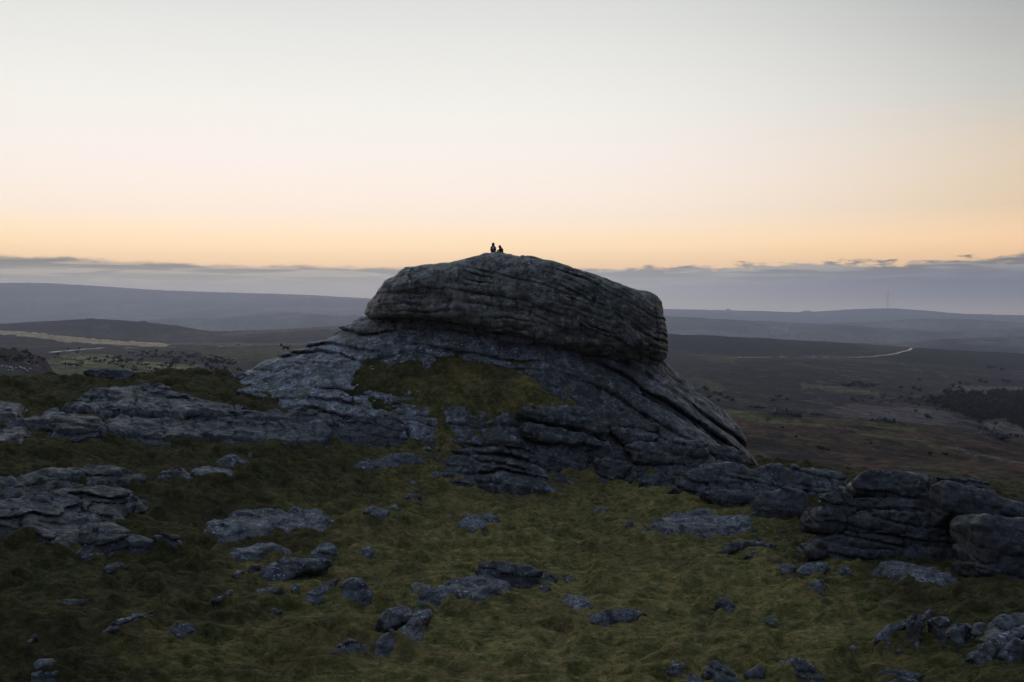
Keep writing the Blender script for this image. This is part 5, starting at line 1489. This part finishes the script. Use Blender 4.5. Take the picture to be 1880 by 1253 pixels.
_b = prism([(-2.1, .35), (-2.15, .75), (-1.9, .93), (-1.0, 1.0), (-.9, 1.0), (1.5, 1.02), (2.0, .98), (2.12, .7), (2.08, .35)], 1.75)
_c = prism([(-.95, 1.0), (-.35, 1.42), (1.05, 1.45), (1.7, 1.02)], 1.62, 0.35)
_rf = prism([(-.38, 1.40), (-.30, 1.47), (1.0, 1.50), (1.1, 1.43)], 1.36)
BODY = {}
for k_, m_ in PAINTS.items():
    BODY[k_] = new_mesh('car_body', _b[0], _b[1], False); BODY[k_].materials.append(m_)
    BODY['roof' + k_] = new_mesh('car_roof', _rf[0], _rf[1], False); BODY['roof' + k_].materials.append(m_)
CABIN = new_mesh('windows', _c[0], _c[1], False); CABIN.materials.append(M_GLASS)
_wv = [(.33 * math.cos(t), s * .11, .33 * math.sin(t)) for s in (-1, 1) for t in np.linspace(0, 2 * math.pi, 13)[:-1]]
_wq = [tuple(range(12)), tuple(range(12, 24))[::-1]] + [(i_, 12 + i_, 12 + (i_ + 1) % 12, (i_ + 1) % 12) for i_ in range(12)]
WHEEL = new_mesh('wheel', _wv, _wq, False); WHEEL.materials.append(M_TYRE)


def car(px, py, paint, rot, label, group, d0=500):
    p = ground_point(px, py, d0=d0)
    e = empty('parked_car', p + [0, 0, 0.5], label, 'car', group)
    e.rotation_euler[2] = rot
    link('body', BODY[paint], None, e); link('windows', CABIN, None, e); link('roof', BODY['roof' + paint], None, e)
    for x in (-1.35, 1.3):
        for y in (-.8, .8): link('wheel', WHEEL, None, e, (x, y, .33))


G1, G2, G3 = 'cars in the lay-by on the left', 'cars on the open verge left of the tor', 'cars along the moor road on the right'
for px, py, c_, rot in [(231, 641, 'white', .3), (237, 640.5, 'white', .9), (243, 641, 'white', .2), (251, 641.5, 'silver', .1)]:
    car(px, py, c_, rot, 'pale car in the bright cluster on the left heath', G1)
for px, py, c_, rot, lb in [(380.5, 638, 'teal', .1, 'teal car alone at the left end of the verge row'), (405.5, 637.5, 'white', .4, 'white car second along the verge row, left of the tor'),
                            (428, 635.5, 'silver', .1, 'silver car left of the red one on the verge'), (438, 635, 'red', .2, 'red car with pale neighbours on the verge left of the tor'),
                            (453, 634.5, 'white', .1, 'white car near the right end of the verge row'), (460, 636, 'silver', .3, 'silver car last on the right of the verge row')]:
    car(px, py, c_, rot, lb, G2)
for px, py, c_, rot, lb in [(1357, 656.5, 'white', .1, 'white car at the left end of the shining road'), (1436, 656.3, 'white', .1, 'white car by the road below the green bank'), (1443, 657.6, 'silver', .4, 'silver car just right of the white one below the green bank'),
                            (1494, 655.2, 'silver', .2, 'lone silver car above the middle of the road'), (1421, 657.4, 'dark', .1, 'dark car on the left half of the road')]:
    car(px, py, c_, rot, lb, G3, 900)
for px, py, rot in [(1673, 638, .8), (1678, 638, .2), (1684, 638.6, .6), (1689, 638.8, .3), (1697, 639.4, .1), (1702, 640, .2)]:
    car(px, py, 'white', rot, 'pale car in the row where road meets skyline', G3, 900)

# transmitter mast on the far hill
M_STEEL = mat_plain('galvanised_steel', (0.06, 0.06, 0.07), 0.6)
p = at(1630, 566.5, 14870); p[2] = land_h(p[0], p[1])[0]
ht = at(1630, 533.5, 14870)[2] - p[2]
mast = empty('transmitter_mast', p, 'thin tall transmitter mast on the far hill at the right', 'mast')
SECT = 14
V, Q = [], []
for k in range(SECT + 1):
    for t in (0, 2.094, 4.189): V.append((4.5 * math.cos(t), 4.5 * math.sin(t), ht * .86 * k / SECT))
for k in range(SECT):
    for t in range(3):
        Q.append((3 * k + t, 3 * k + (t + 1) % 3, 3 * k + 3 + (t + 1) % 3, 3 * k + 3 + t))
link('mast_shaft', new_mesh('mast_shaft', V, np.array(Q), False), M_STEEL, mast)
V = [(3.2 * math.cos(t), 3.2 * math.sin(t), z) for z in (ht * .86, ht) for t in np.linspace(0, 2 * math.pi, 9)[:-1]]
link('antenna', new_mesh('antenna', V, [(i_, (i_ + 1) % 8, 8 + (i_ + 1) % 8, 8 + i_) for i_ in range(8)] + [tuple(range(8, 16))], False), M_STEEL, mast)
for t in (0.5, 2.6, 4.7):
    for fz in (.45, .85):
        a_ = np.array([0, 0, ht * fz]); b_ = np.array([75 * math.cos(t), 75 * math.sin(t), -4.0])
        o_ = np.array([-math.sin(t), math.cos(t), 0]) * .12
        link('stay_wire', new_mesh('stay_wire', [a_ + o_, b_ + o_, b_ - o_, a_ - o_], [(0, 1, 2, 3)], False), M_STEEL, mast)

# ------------------------------------------------------------------ rough grass standing out of the turf
def tuft_mesh(seed, n=11):
    r = np.random.default_rng(seed)
    V, Q = [], []
    for k in range(n):
        a = r.uniform(0, 2 * math.pi); d = r.uniform(0, .07)
        x, y = d * math.cos(a), d * math.sin(a)
        lean = np.array([math.cos(a), math.sin(a)]) * r.uniform(.02, .10) + np.array([.05, .015])
        hh = r.uniform(.02, .05); w = r.uniform(.007, .012)
        t = r.uniform(0, math.pi); wx, wy = w * math.cos(t), w * math.sin(t)
        i0 = len(V)
        V += [(x - wx, y - wy, -.03), (x + wx, y + wy, -.03), (x + wx * .7 + lean[0] * .45, y + wy * .7 + lean[1] * .45, hh * .6), (x - wx * .7 + lean[0] * .45, y - wy * .7 + lean[1] * .45, hh * .6), (x + lean[0], y + lean[1], hh)]
        Q += [(i0, i0 + 1, i0 + 2, i0 + 3), (i0 + 3, i0 + 2, i0 + 4)]
    return new_mesh('tuft', V, Q, False)


def mat_blade():
    t = NT('grass_blade', 0.85, 0.15)
    p = t.pos()
    mid = t.noise(p, 0.55, 6, 0.65, 1.0)
    wind = t.noise(t.mapping(p, (0.7, 1.7, 1.4), (0, 0, 0.25)), 1.9, 8, 0.74, 0.0)
    c = t.mix(t.rng(mid, 0.32, 0.68), (0.055, 0.062, 0.018), (0.14, 0.12, 0.043))
    c = t.mix(t.rng(wind, 0.46, 0.70, 0, 0.8), c, (0.23, 0.185, 0.09))
    c = t.mix(t.rng(t.noise(p, 1.1, 6, 0.7, 0.6), 0.55, 0.70, 0, 0.6), c, (0.040, 0.037, 0.015))
    return t.done(turf_light_tint(t, p, c))


def build_grass():
    mb = mat_blade()
    coll = bpy.data.collections.new('tufts')          # only a source for the geometry nodes
    for s in range(4):
        o = bpy.data.objects.new('tuft', tuft_mesh(s)); o.data.materials.append(mb); coll.objects.link(o)
    # sheet the tufts grow from: the part of the turf the photograph shows, bare where rock is exposed
    ratios = np.linspace(-0.62, 0.62, 150); ds = geom(33, 92, 100)
    V, Q, A, D = polar_mesh('grass', ratios, ds, lambda x, y: ground_h(x, y) - 0.01)
    me = new_mesh('grass', V, Q)
    dens = np.interp(V[:, 1], [33, 60, 92], [26, 15, 8]).astype(np.float32)
    P = np.stack([V[:, 0], V[:, 1], 0 * V[:, 0]], 1).astype(np.float32)
    dens *= np.clip(0.75 + 1.3 * fbm(P / 2.2 + 60, 3), 0.05, 1.6)
    at_ = me.attributes.new('thick', 'FLOAT', 'POINT'); at_.data.foreach_set('value', dens)
    o = link('grass', me, mb)
    tag(o, 'rough short moor grass', kind='stuff')
    ng = bpy.data.node_groups.new('grass_scatter', 'GeometryNodeTree')
    ng.interface.new_socket('Geometry', in_out='INPUT', socket_type='NodeSocketGeometry')
    ng.interface.new_socket('Geometry', in_out='OUTPUT', socket_type='NodeSocketGeometry')
    N, L = ng.nodes, ng.links
    gi, go = N.new('NodeGroupInput'), N.new('NodeGroupOutput')
    dp = N.new('GeometryNodeDistributePointsOnFaces'); dp.inputs['Seed'].default_value = 4
    na = N.new('GeometryNodeInputNamedAttribute'); na.data_type = 'FLOAT'; na.inputs['Name'].default_value = 'thick'
    L.new(na.outputs['Attribute'], dp.inputs['Density'])
    ci = N.new('GeometryNodeCollectionInfo'); ci.inputs['Collection'].default_value = coll
    ci.inputs['Separate Children'].default_value = True; ci.inputs['Reset Children'].default_value = True
    ip = N.new('GeometryNodeInstanceOnPoints'); ip.inputs['Pick Instance'].default_value = True
    rv = N.new('FunctionNodeRandomValue'); rv.data_type = 'FLOAT_VECTOR'
    rv.inputs[0].default_value = (-.2, -.2, -.7); rv.inputs[1].default_value = (.2, .2, .7)
    rs = N.new('FunctionNodeRandomValue'); rs.data_type = 'FLOAT'
    [s for s in rs.inputs if s.name == 'Min' and s.type == 'VALUE'][0].default_value = 0.6
    [s for s in rs.inputs if s.name == 'Max' and s.type == 'VALUE'][0].default_value = 1.5
    L.new(gi.outputs[0], dp.inputs['Mesh']); L.new(dp.outputs['Points'], ip.inputs['Points']); L.new(ci.outputs[0], ip.inputs['Instance'])
    L.new(rv.outputs[0], ip.inputs['Rotation']); L.new([s for s in rs.outputs if s.type == 'VALUE'][0], ip.inputs['Scale'])
    L.new(ip.outputs[0], go.inputs[0])
    md = o.modifiers.new('grass_scatter', 'NODES'); md.node_group = ng


build_grass()

# ------------------------------------------------------------------ people and animals
from mathutils.bvhtree import BVHTree
from mathutils import Vector


def caps(P, a, b, ra, rb):
    a, b = np.array(a, np.float32), np.array(b, np.float32)
    e = b - a
    t = np.clip(((P - a) @ e) / (e @ e + 1e-9), 0, 1)
    return np.linalg.norm(P - a - t[:, None] * e, axis=1) - (ra + (rb - ra) * t)


def ell(P, c, r):
    q = (P - np.array(c, np.float32)) / np.array(r, np.float32)
    return (np.linalg.norm(q, axis=1) - 1) * min(r)


def body_mesh(fun, lo, hi, h):
    lo, hi = np.array(lo, float), np.array(hi, float)
    n = np.ceil((hi - lo) / h).astype(int) + 1
    I = np.stack(np.meshgrid(*[np.arange(k) for k in n], indexing='ij'), -1).reshape(-1, 3)
    f = np.concatenate([fun((lo + I[s:s + 300000] * h).astype(np.float32)) for s in range(0, len(I), 300000)]).reshape(n)
    v, q = surface_nets(f.astype(np.float32))
    return lo + v * h, q


def set_mats(me, idx):
    me.polygons.foreach_set('material_index', np.asarray(idx, np.int32))
    me.update()


SKIN = mat_plain('skin', (0.42, 0.26, 0.19), 0.6, 0.05)
CLOTH = {k: mat_plain('cloth_' + k, c, 0.9, 0.2, 30) for k, c in (('black', (0.022, 0.020, 0.022)), ('brown', (0.05, 0.028, 0.02)), ('jeans', (0.03, 0.034, 0.05)), ('boots', (0.03, 0.024, 0.02)), ('maroon', (0.06, 0.022, 0.02)), ('grey', (0.07, 0.07, 0.075)))}
HAIR = mat_plain('dark_hair', (0.03, 0.018, 0.012), 0.6, 0.3, 60)
M_WHITE = mat_plain('pale_patch', (0.8, 0.8, 0.8), 0.6)


def seated(head, chest, pelvis, shoulders, elbows, wrists, knees, ankles, gaze):
    """one continuous seated body, z up, facing +y"""
    head, chest, pelvis = (np.array(v, float) for v in (head, chest, pelvis))
    gaze = np.array(gaze, float) / np.linalg.norm(gaze)
    side = np.cross(gaze, [0, 0, 1]); side /= np.linalg.norm(side)
    neck = chest + (head - chest) * 0.50
    parts = [(pelvis, pelvis + (chest - pelvis) * .55, .155, .145), (pelvis + (chest - pelvis) * .5, chest, .145, .150), (chest, neck, .115, .060), (neck, head, .058, .062)]
    fine = []
    for s in (0, 1):
        sg = -1 if s == 0 else 1
        sh, el, wr, kn, an = (np.array(v[s], float) for v in (shoulders, elbows, wrists, knees, ankles))
        hip = pelvis + [sg * .09, .04, 0]
        toe = an + [sg * .02, .19, -.035]
        parts += [(chest + [sg * .05, 0, .06], sh, .09, .075), (sh, el, .066, .047), (el, wr, .046, .031), (hip, kn, .095, .062), (kn, an, .060, .040), (an + [0, -.04, -.03], toe, .042, .036)]
        # hand: palm over the knee, four fingers bent down, thumb from the side of the palm
        fw = kn - wr; fw /= np.linalg.norm(fw) + 1e-9
        pc = wr + fw * .065
        ac = np.cross(fw, [0, 0, 1]); ac /= np.linalg.norm(ac) + 1e-9
        fine.append((wr, pc, .027, .030)); fine.append((pc - ac * .018, pc + ac * .018, .024, .024))
        for q, ln in zip((-.030, -.010, .010, .030), (.062, .074, .070, .054)):
            k0 = pc + ac * q + fw * .02; k1 = k0 + fw * ln * .55 + [0, 0, .004]; k2 = k1 + fw * ln * .35 - [0, 0, ln * .35]
            fine += [(k0, k1, .0095, .009), (k1, k2, .009, .0075)]
        t0 = pc - ac * .026 * sg - fw * .03; t1 = t0 - ac * .03 * sg + fw * .03
        fine += [(t0, t1, .012, .0105), (t1, t1 + fw * .032, .0105, .009)]

    def fun(P):
        f = np.full(len(P), 9, np.float32)
        for a, b, ra, rb in parts: f = smin(f, caps(P, a, b, ra, rb), .05)
        hd = ell(P, head, (.078, .094, .112))
        jaw = ell(P, head + gaze * .03 - [0, 0, .055], (.058, .07, .07))
        hd = smin(hd, jaw, .03)
        hd = smin(hd, caps(P, head + gaze * .085 + [0, 0, .015], head + gaze * .108 - [0, 0, .025], .010, .016), .015)     # nose
        for sg in (-1, 1):
            hd = smin(hd, ell(P, head + side * sg * .082 - [0, 0, .005], (.016, .022, .033)), .01)                        # ears
            hd = smax(hd, -(np.linalg.norm(P - (head + gaze * .100 + side * sg * .032 + [0, 0, .022]).astype(np.float32), axis=1) - .014), .012)   # eye sockets
        hd = smax(hd, -caps(P, head + gaze * .108 + side * .022 - [0, 0, .058], head + gaze * .108 - side * .022 - [0, 0, .058], .007, .007), .008)   # mouth
        f = smin(f, hd, .02)
        for a, b, ra, rb in fine: f = smin(f, caps(P, a, b, ra, rb), .008)
        return f
    return fun, side, gaze


def person(loc, rot, label, cfg, cols, hairfun, scale=1.0):
    e = empty('person', loc, label, 'person')
    e.rotation_euler[2] = rot; e.scale = (scale,) * 3
    fun, side, gaze = seated(**cfg)
    v, q = body_mesh(fun, (-.42, -.30, -.02), (.42, .78, 1.06), .0125)
    me = new_mesh('body', v, q)
    for m in (CLOTH[cols[0]], CLOTH[cols[1]], CLOTH[cols[2]], SKIN): me.materials.append(m)
    c = v[q].mean(1)
    hd = np.array(cfg['head']); ch = np.array(cfg['chest'])
    idx = np.zeros(len(c), int)
    legs = np.zeros(len(c), bool)
    for s in (0, 1):
        sg = -1 if s == 0 else 1
        kn, an = np.array(cfg['knees'][s]), np.array(cfg['ankles'][s]); hip = np.array(cfg['pelvis']) + [sg * .09, .04, 0]
        legs |= (caps(c.astype(np.float32), hip, kn, .105, .075) < .012) | (caps(c.astype(np.float32), kn, an, .07, .05) < .012)
    idx[legs] = 1
    idx[(c[:, 2] < .1) & (c[:, 1] > .3)] = 2
    for s in (0, 1):
        wr, kn = np.array(cfg['wrists'][s]), np.array(cfg['knees'][s]); fw = (kn - wr) / np.linalg.norm(kn - wr)
        idx[caps(c.astype(np.float32), wr + fw * .015, wr + fw * .2, .06, .06) < 0] = np.where(idx[caps(c.astype(np.float32), wr + fw * .015, wr + fw * .2, .06, .06) < 0] == 1, 1, 3)
    idx[c[:, 2] > hd[2] - .125] = 3
    set_mats(me, idx)
    link('body', me, None, e)
    hv, hq = body_mesh(lambda P: hairfun(P, hd, gaze, ch), hd - [.2, .2, .36], hd + [.2, .2, .2], .014)
    link('hair', new_mesh('hair', hv, hq), HAIR, e)
    ev = []; eq = []
    for sg in (-1, 1):
        cc = hd + gaze * .086 + side * sg * .032 + [0, 0, .022]
        i0 = len(ev)
        for a in range(5):
            for b in range(8):
                th, ph = math.pi * a / 4, 2 * math.pi * b / 8
                ev.append(cc + .012 * np.array([math.sin(th) * math.cos(ph), math.sin(th) * math.sin(ph), math.cos(th)]))
        eq += [(i0 + a * 8 + b, i0 + a * 8 + (b + 1) % 8, i0 + a * 8 + 8 + (b + 1) % 8, i0 + a * 8 + 8 + b) for a in range(4) for b in range(8)]
    link('eyes', new_mesh('eyes', ev, np.array(eq)), M_WHITE, e)
    return e


cap_tree = BVHTree.FromPolygons([tuple(v) for v in CAPV], [tuple(q) for q in CAPQ])
ramp_tree = BVHTree.FromPolygons([tuple(v) for v in RAMPV], [tuple(q) for q in RAMPQ])


def drop(tree, x, y, z=40.0):
    h = tree.ray_cast(Vector((x, y, z)), Vector((0, 0, -1)))
    return np.array(h[0]) if h[0] is not None else None


def long_hair(P, hd, gaze, ch):
    f = ell(P, hd + [0, -.012, .012], (.122, .122, .135))
    f = smin(f, ell(P, hd + [0, -.06, -.11], (.105, .07, .16)), .04)
    return smax(f, -ell(P, hd + gaze * .10 - [0, 0, .03], (.085, .085, .105)), .02)


def beanie(P, hd, gaze, ch):
    f = ell(P, hd + [0, -.008, .025], (.120, .122, .125))
    f = smin(f, ell(P, hd - gaze * .09 - [0, 0, .11], (.12, .09, .10)), .04)     # collar of hair on the neck
    return smax(f, -ell(P, hd + gaze * .11 - [0, 0, .035], (.085, .085, .105)), .02)


D_SIT = D_CAP - 1.7
s1 = drop(cap_tree, at(905.5, 460, D_SIT)[0], D_SIT)
s2 = drop(cap_tree, at(920.5, 460, D_SIT)[0], D_SIT)
person(s1 + [0, 0, -.015], 0.0, 'person sitting upright with their back to us on the summit, pale patch on the rucksack',
       dict(head=(0, .05, .79), chest=(0, .01, .52), pelvis=(0, 0, .14), shoulders=((-.145, .02, .54), (.145, .02, .54)), elbows=((-.20, .12, .32), (.20, .12, .32)),
            wrists=((-.19, .33, .42), (.19, .33, .42)), knees=((-.17, .42, .44), (.17, .42, .44)), ankles=((-.14, .47, .07), (.14, .47, .07)), gaze=(0, 1, -.05)),
       ('black', 'jeans', 'boots'), long_hair, 1.12)
person(s2 + [0, 0, -.015], 0.45, 'person hunched on the summit, head turned left to the other person',
       dict(head=(-.10, .11, .70), chest=(-.02, .05, .46), pelvis=(.03, 0, .14), shoulders=((-.15, .07, .46), (.12, .05, .48)), elbows=((-.19, .20, .27), (.20, .14, .27)),
            wrists=((-.16, .36, .36), (.18, .34, .37)), knees=((-.15, .45, .38), (.19, .43, .39)), ankles=((-.15, .50, .07), (.17, .50, .07)), gaze=(-1, .35, -.1)),
       ('maroon', 'brown', 'boots'), beanie, 1.06)


def rbox(P, c, r, k):
    q = np.abs(P - np.array(c, np.float32)) - (np.array(r, np.float32) - k)
    return np.linalg.norm(np.maximum(q, 0), axis=1) + np.minimum(q.max(1), 0) - k


pk = empty('rucksack', s1 + [0, -.21, .20], 'dark rucksack with a round pale patch on the upright person', 'rucksack')
v, q = body_mesh(lambda P: smin(rbox(P, (0, 0, .22), (.15, .085, .24), .06), rbox(P, (0, -.09, .12), (.11, .04, .10), .03), .02), (-.2, -.18, -.06), (.2, .14, .52), .016)
link('bag', new_mesh('bag', v, q), CLOTH['grey'], pk)
tt = np.linspace(0, 2 * math.pi, 17)[:-1]
V = [(.085 * math.cos(t), -.092, .33 + .10 * math.sin(t)) for t in tt] + [(.09 * math.cos(t), -.07, .33 + .105 * math.sin(t)) for t in tt]
link('pale_patch', new_mesh('pale_patch', V, [tuple(range(16))] + [(i_, 16 + i_, 16 + (i_ + 1) % 16, (i_ + 1) % 16) for i_ in range(16)], False), M_WHITE, pk)
for sg in (-1, 1):
    pts_ = [(sg * .10, .06, .44), (sg * .12, .12, .47), (sg * .13, .26, .42), (sg * .13, .30, .28), (sg * .12, .20, .12), (sg * .11, .07, .05)]
    V, Q = [], []
    for x, y, z in pts_: V += [(x - .022, y, z), (x + .022, y, z)]
    Q = [(2 * k, 2 * k + 1, 2 * k + 3, 2 * k + 2) for k in range(5)]
    link('strap', new_mesh('strap', V, Q, False), CLOTH['black'], pk)


# dog on the left shoulder of the ramp, facing left
def dog_fun(P):
    L_ = [((-.20, 0, .44), (.00, 0, .45), .125, .112), ((.00, 0, .45), (.24, 0, .47), .108, .105), ((-.22, 0, .50), (-.36, 0, .66), .085, .066), ((-.37, 0, .68), (-.42, 0, .67), .078, .066), ((-.42, 0, .66), (-.54, 0, .625), .050, .034),
          ((.31, 0, .52), (.41, 0, .60), .026, .022), ((.41, 0, .60), (.44, 0, .70), .022, .018), ((.44, 0, .70), (.42, 0, .77), .018, .013)]
    for s in (-1, 1):
        y = .075 * s
        o = .05 * s
        L_ += [((-.22, y, .42), (-.23 + o, y, .26), .060, .036), ((-.23 + o, y, .26), (-.235 + o, y, .05), .032, .024), ((-.235 + o, y, .035), (-.285 + o, y, .025), .028, .022),
               ((.25, y, .44), (.19 - o, y, .28), .082, .046), ((.19 - o, y, .28), (.31 - o, y, .17), .040, .026), ((.31 - o, y, .17), (.28 - o, y, .04), .024, .022), ((.28 - o, y, .032), (.23 - o, y, .024), .027, .022),
               ((-.345, .055 * s, .735), (-.33, .085 * s, .66), .026, .016)]
    f = np.full(len(P), 9, np.float32)
    for a, b, ra, rb in L_: f = smin(f, caps(P, a, b, ra, rb), .03)
    return f


FUR_B = mat_plain('brown_fur', (0.24, 0.125, 0.07), 0.9, 0.35, 25)
FUR_W = mat_plain('pale_fur', (0.78, 0.72, 0.64), 0.9, 0.15, 25)
v, q = body_mesh(dog_fun, (-.66, -.2, -.02), (.56, .2, .84), .0135)
dog = empty('dog', (0, 0, 0), 'brown and white dog standing on the left shoulder of the tor, facing left', 'dog')
me = new_mesh('body', v, q); me.materials.append(FUR_B); me.materials.append(FUR_W)
c = v[q].mean(1)
set_mats(me, ((c[:, 0] < -.455) & (c[:, 2] > .5)) | (c[:, 2] < .21) | ((c[:, 0] > .40) & (c[:, 2] > .66)) | ((c[:, 0] < -.24) & (c[:, 2] < .50)) | ((np.abs(c[:, 1]) < .022) & (c[:, 0] < -.38) & (c[:, 2] > .6)))
link('body', me, None, dog)
tt = [(x, y, z) for x, y, z in ((-.572, .0, .632), (-.56, .016, .64), (-.56, -.016, .64), (-.556, 0, .616), (-.552, 0, .652))]
link('nose', new_mesh('nose', tt, [(0, 1, 4), (0, 4, 2), (0, 2, 3), (0, 3, 1), (1, 3, 2, 4)], False), CLOTH['black'], dog)
dp = drop(ramp_tree, at(524, 640, 91.6)[0], 91.6)
dog.location = tuple(dp + [0, 0, -.01]); dog.scale = (1.12,) * 3; dog.rotation_euler[2] = 0.12


# flock on the hillside at the left edge
def sheep_fun(P):
    f = ell(P, (0, 0, .52), (.44, .25, .27)) + .02 * vnoise(P * 9)
    f = smin(f, caps(P, (-.40, 0, .62), (-.62, 0, .52), .11, .07), .04)
    for x in (-.26, .26):
        for y in (-.12, .12): f = smin(f, caps(P, (x, y, .4), (x, y, .03), .06, .04), .03)
    return f


v, q = body_mesh(sheep_fun, (-.75, -.32, -.03), (.5, .32, .85), .04)
SHEEP = new_mesh('sheep', v, q); SHEEP.materials.append(mat_plain('wool', (0.72, 0.70, 0.66), 0.95, 0.1)); SHEEP.materials.append(CLOTH['black'])
c = v[q].mean(1); set_mats(SHEEP, (c[:, 0] < -.5) | (c[:, 2] < .24))
for px, py in [(3.2, 675.5), (12.4, 676.2), (18.5, 677.2), (22.3, 678.1), (16, 683.4), (23, 682), (29.4, 678.7), (37, 677), (40.9, 678.5), (45, 679.7), (48.3, 682.6), (50.8, 684), (55.8, 680)]:
    p = ground_point(px, py, d0=130)
    o = link('sheep', SHEEP, None, None, p)
    o.rotation_euler[2] = _t.uniform(0, 6.28); o.scale = (.9,) * 3
    tag(o, 'white sheep grazing on the dark left slope', 'sheep', 'flock on the left slope')

# ------------------------------------------------------------------ tell look-alikes apart by their place
ORD = ['', 'first', 'second', 'third', 'fourth', 'fifth', 'sixth', 'seventh', 'eighth', 'ninth', 'tenth', 'eleventh', 'twelfth', 'thirteenth', 'fourteenth', 'fifteenth', 'sixteenth', 'seventeenth', 'eighteenth', 'nineteenth', 'twentieth']
ORD += ['twenty-' + ORD[k] for k in range(1, 10)] + ['thirtieth']
same = {}
for o in COL.objects:
    if o.get('group') and o.parent is None: same.setdefault((o['group'], o['label']), []).append(o)
for (grp, lab), os_ in same.items():
    if len(os_) < 2: continue
    os_.sort(key=lambda o: pix(np.array(o.location))[0])
    n = len(os_)
    for k, o in enumerate(os_):
        if k == 0: t = 'leftmost of its group'
        elif k == n - 1: t = 'rightmost of its group'
        elif k < n / 2 and k < len(ORD) - 1: t = ORD[k + 1] + ' from the left'
        else: t = ORD[n - k] + ' from the right'
        o['label'] = lab + ', ' + t

# ------------------------------------------------------------------ the air
def build_haze():
    R, z0, z1 = 17600.0, -860.0, 345.0
    V = [(x * R, y * R, z) for z in (z0, z1) for x, y in ((-1, -1), (1, -1), (1, 1), (-1, 1))]
    Q = [(3, 2, 1, 0), (4, 5, 6, 7), (0, 1, 5, 4), (1, 2, 6, 5), (2, 3, 7, 6), (3, 0, 4, 7)]
    me = new_mesh('haze', V, Q, False)
    m = bpy.data.materials.new('evening_haze'); m.use_nodes = True
    nt = m.node_tree
    for n in list(nt.nodes):
        if n.type != 'OUTPUT_MATERIAL': nt.nodes.remove(n)
    out = [n for n in nt.nodes if n.type == 'OUTPUT_MATERIAL'][0]
    v = nt.nodes.new('ShaderNodeVolumePrincipled')
    v.inputs['Density'].default_value = HAZE_DENSITY
    v.inputs['Color'].default_value = (*HAZE_COLOR, 1)
    v.inputs['Anisotropy'].default_value = HAZE_FORWARD
    nt.links.new(v.outputs[0], out.inputs['Volume'])
    tag(link('haze', me, m), kind='stuff')


build_haze()
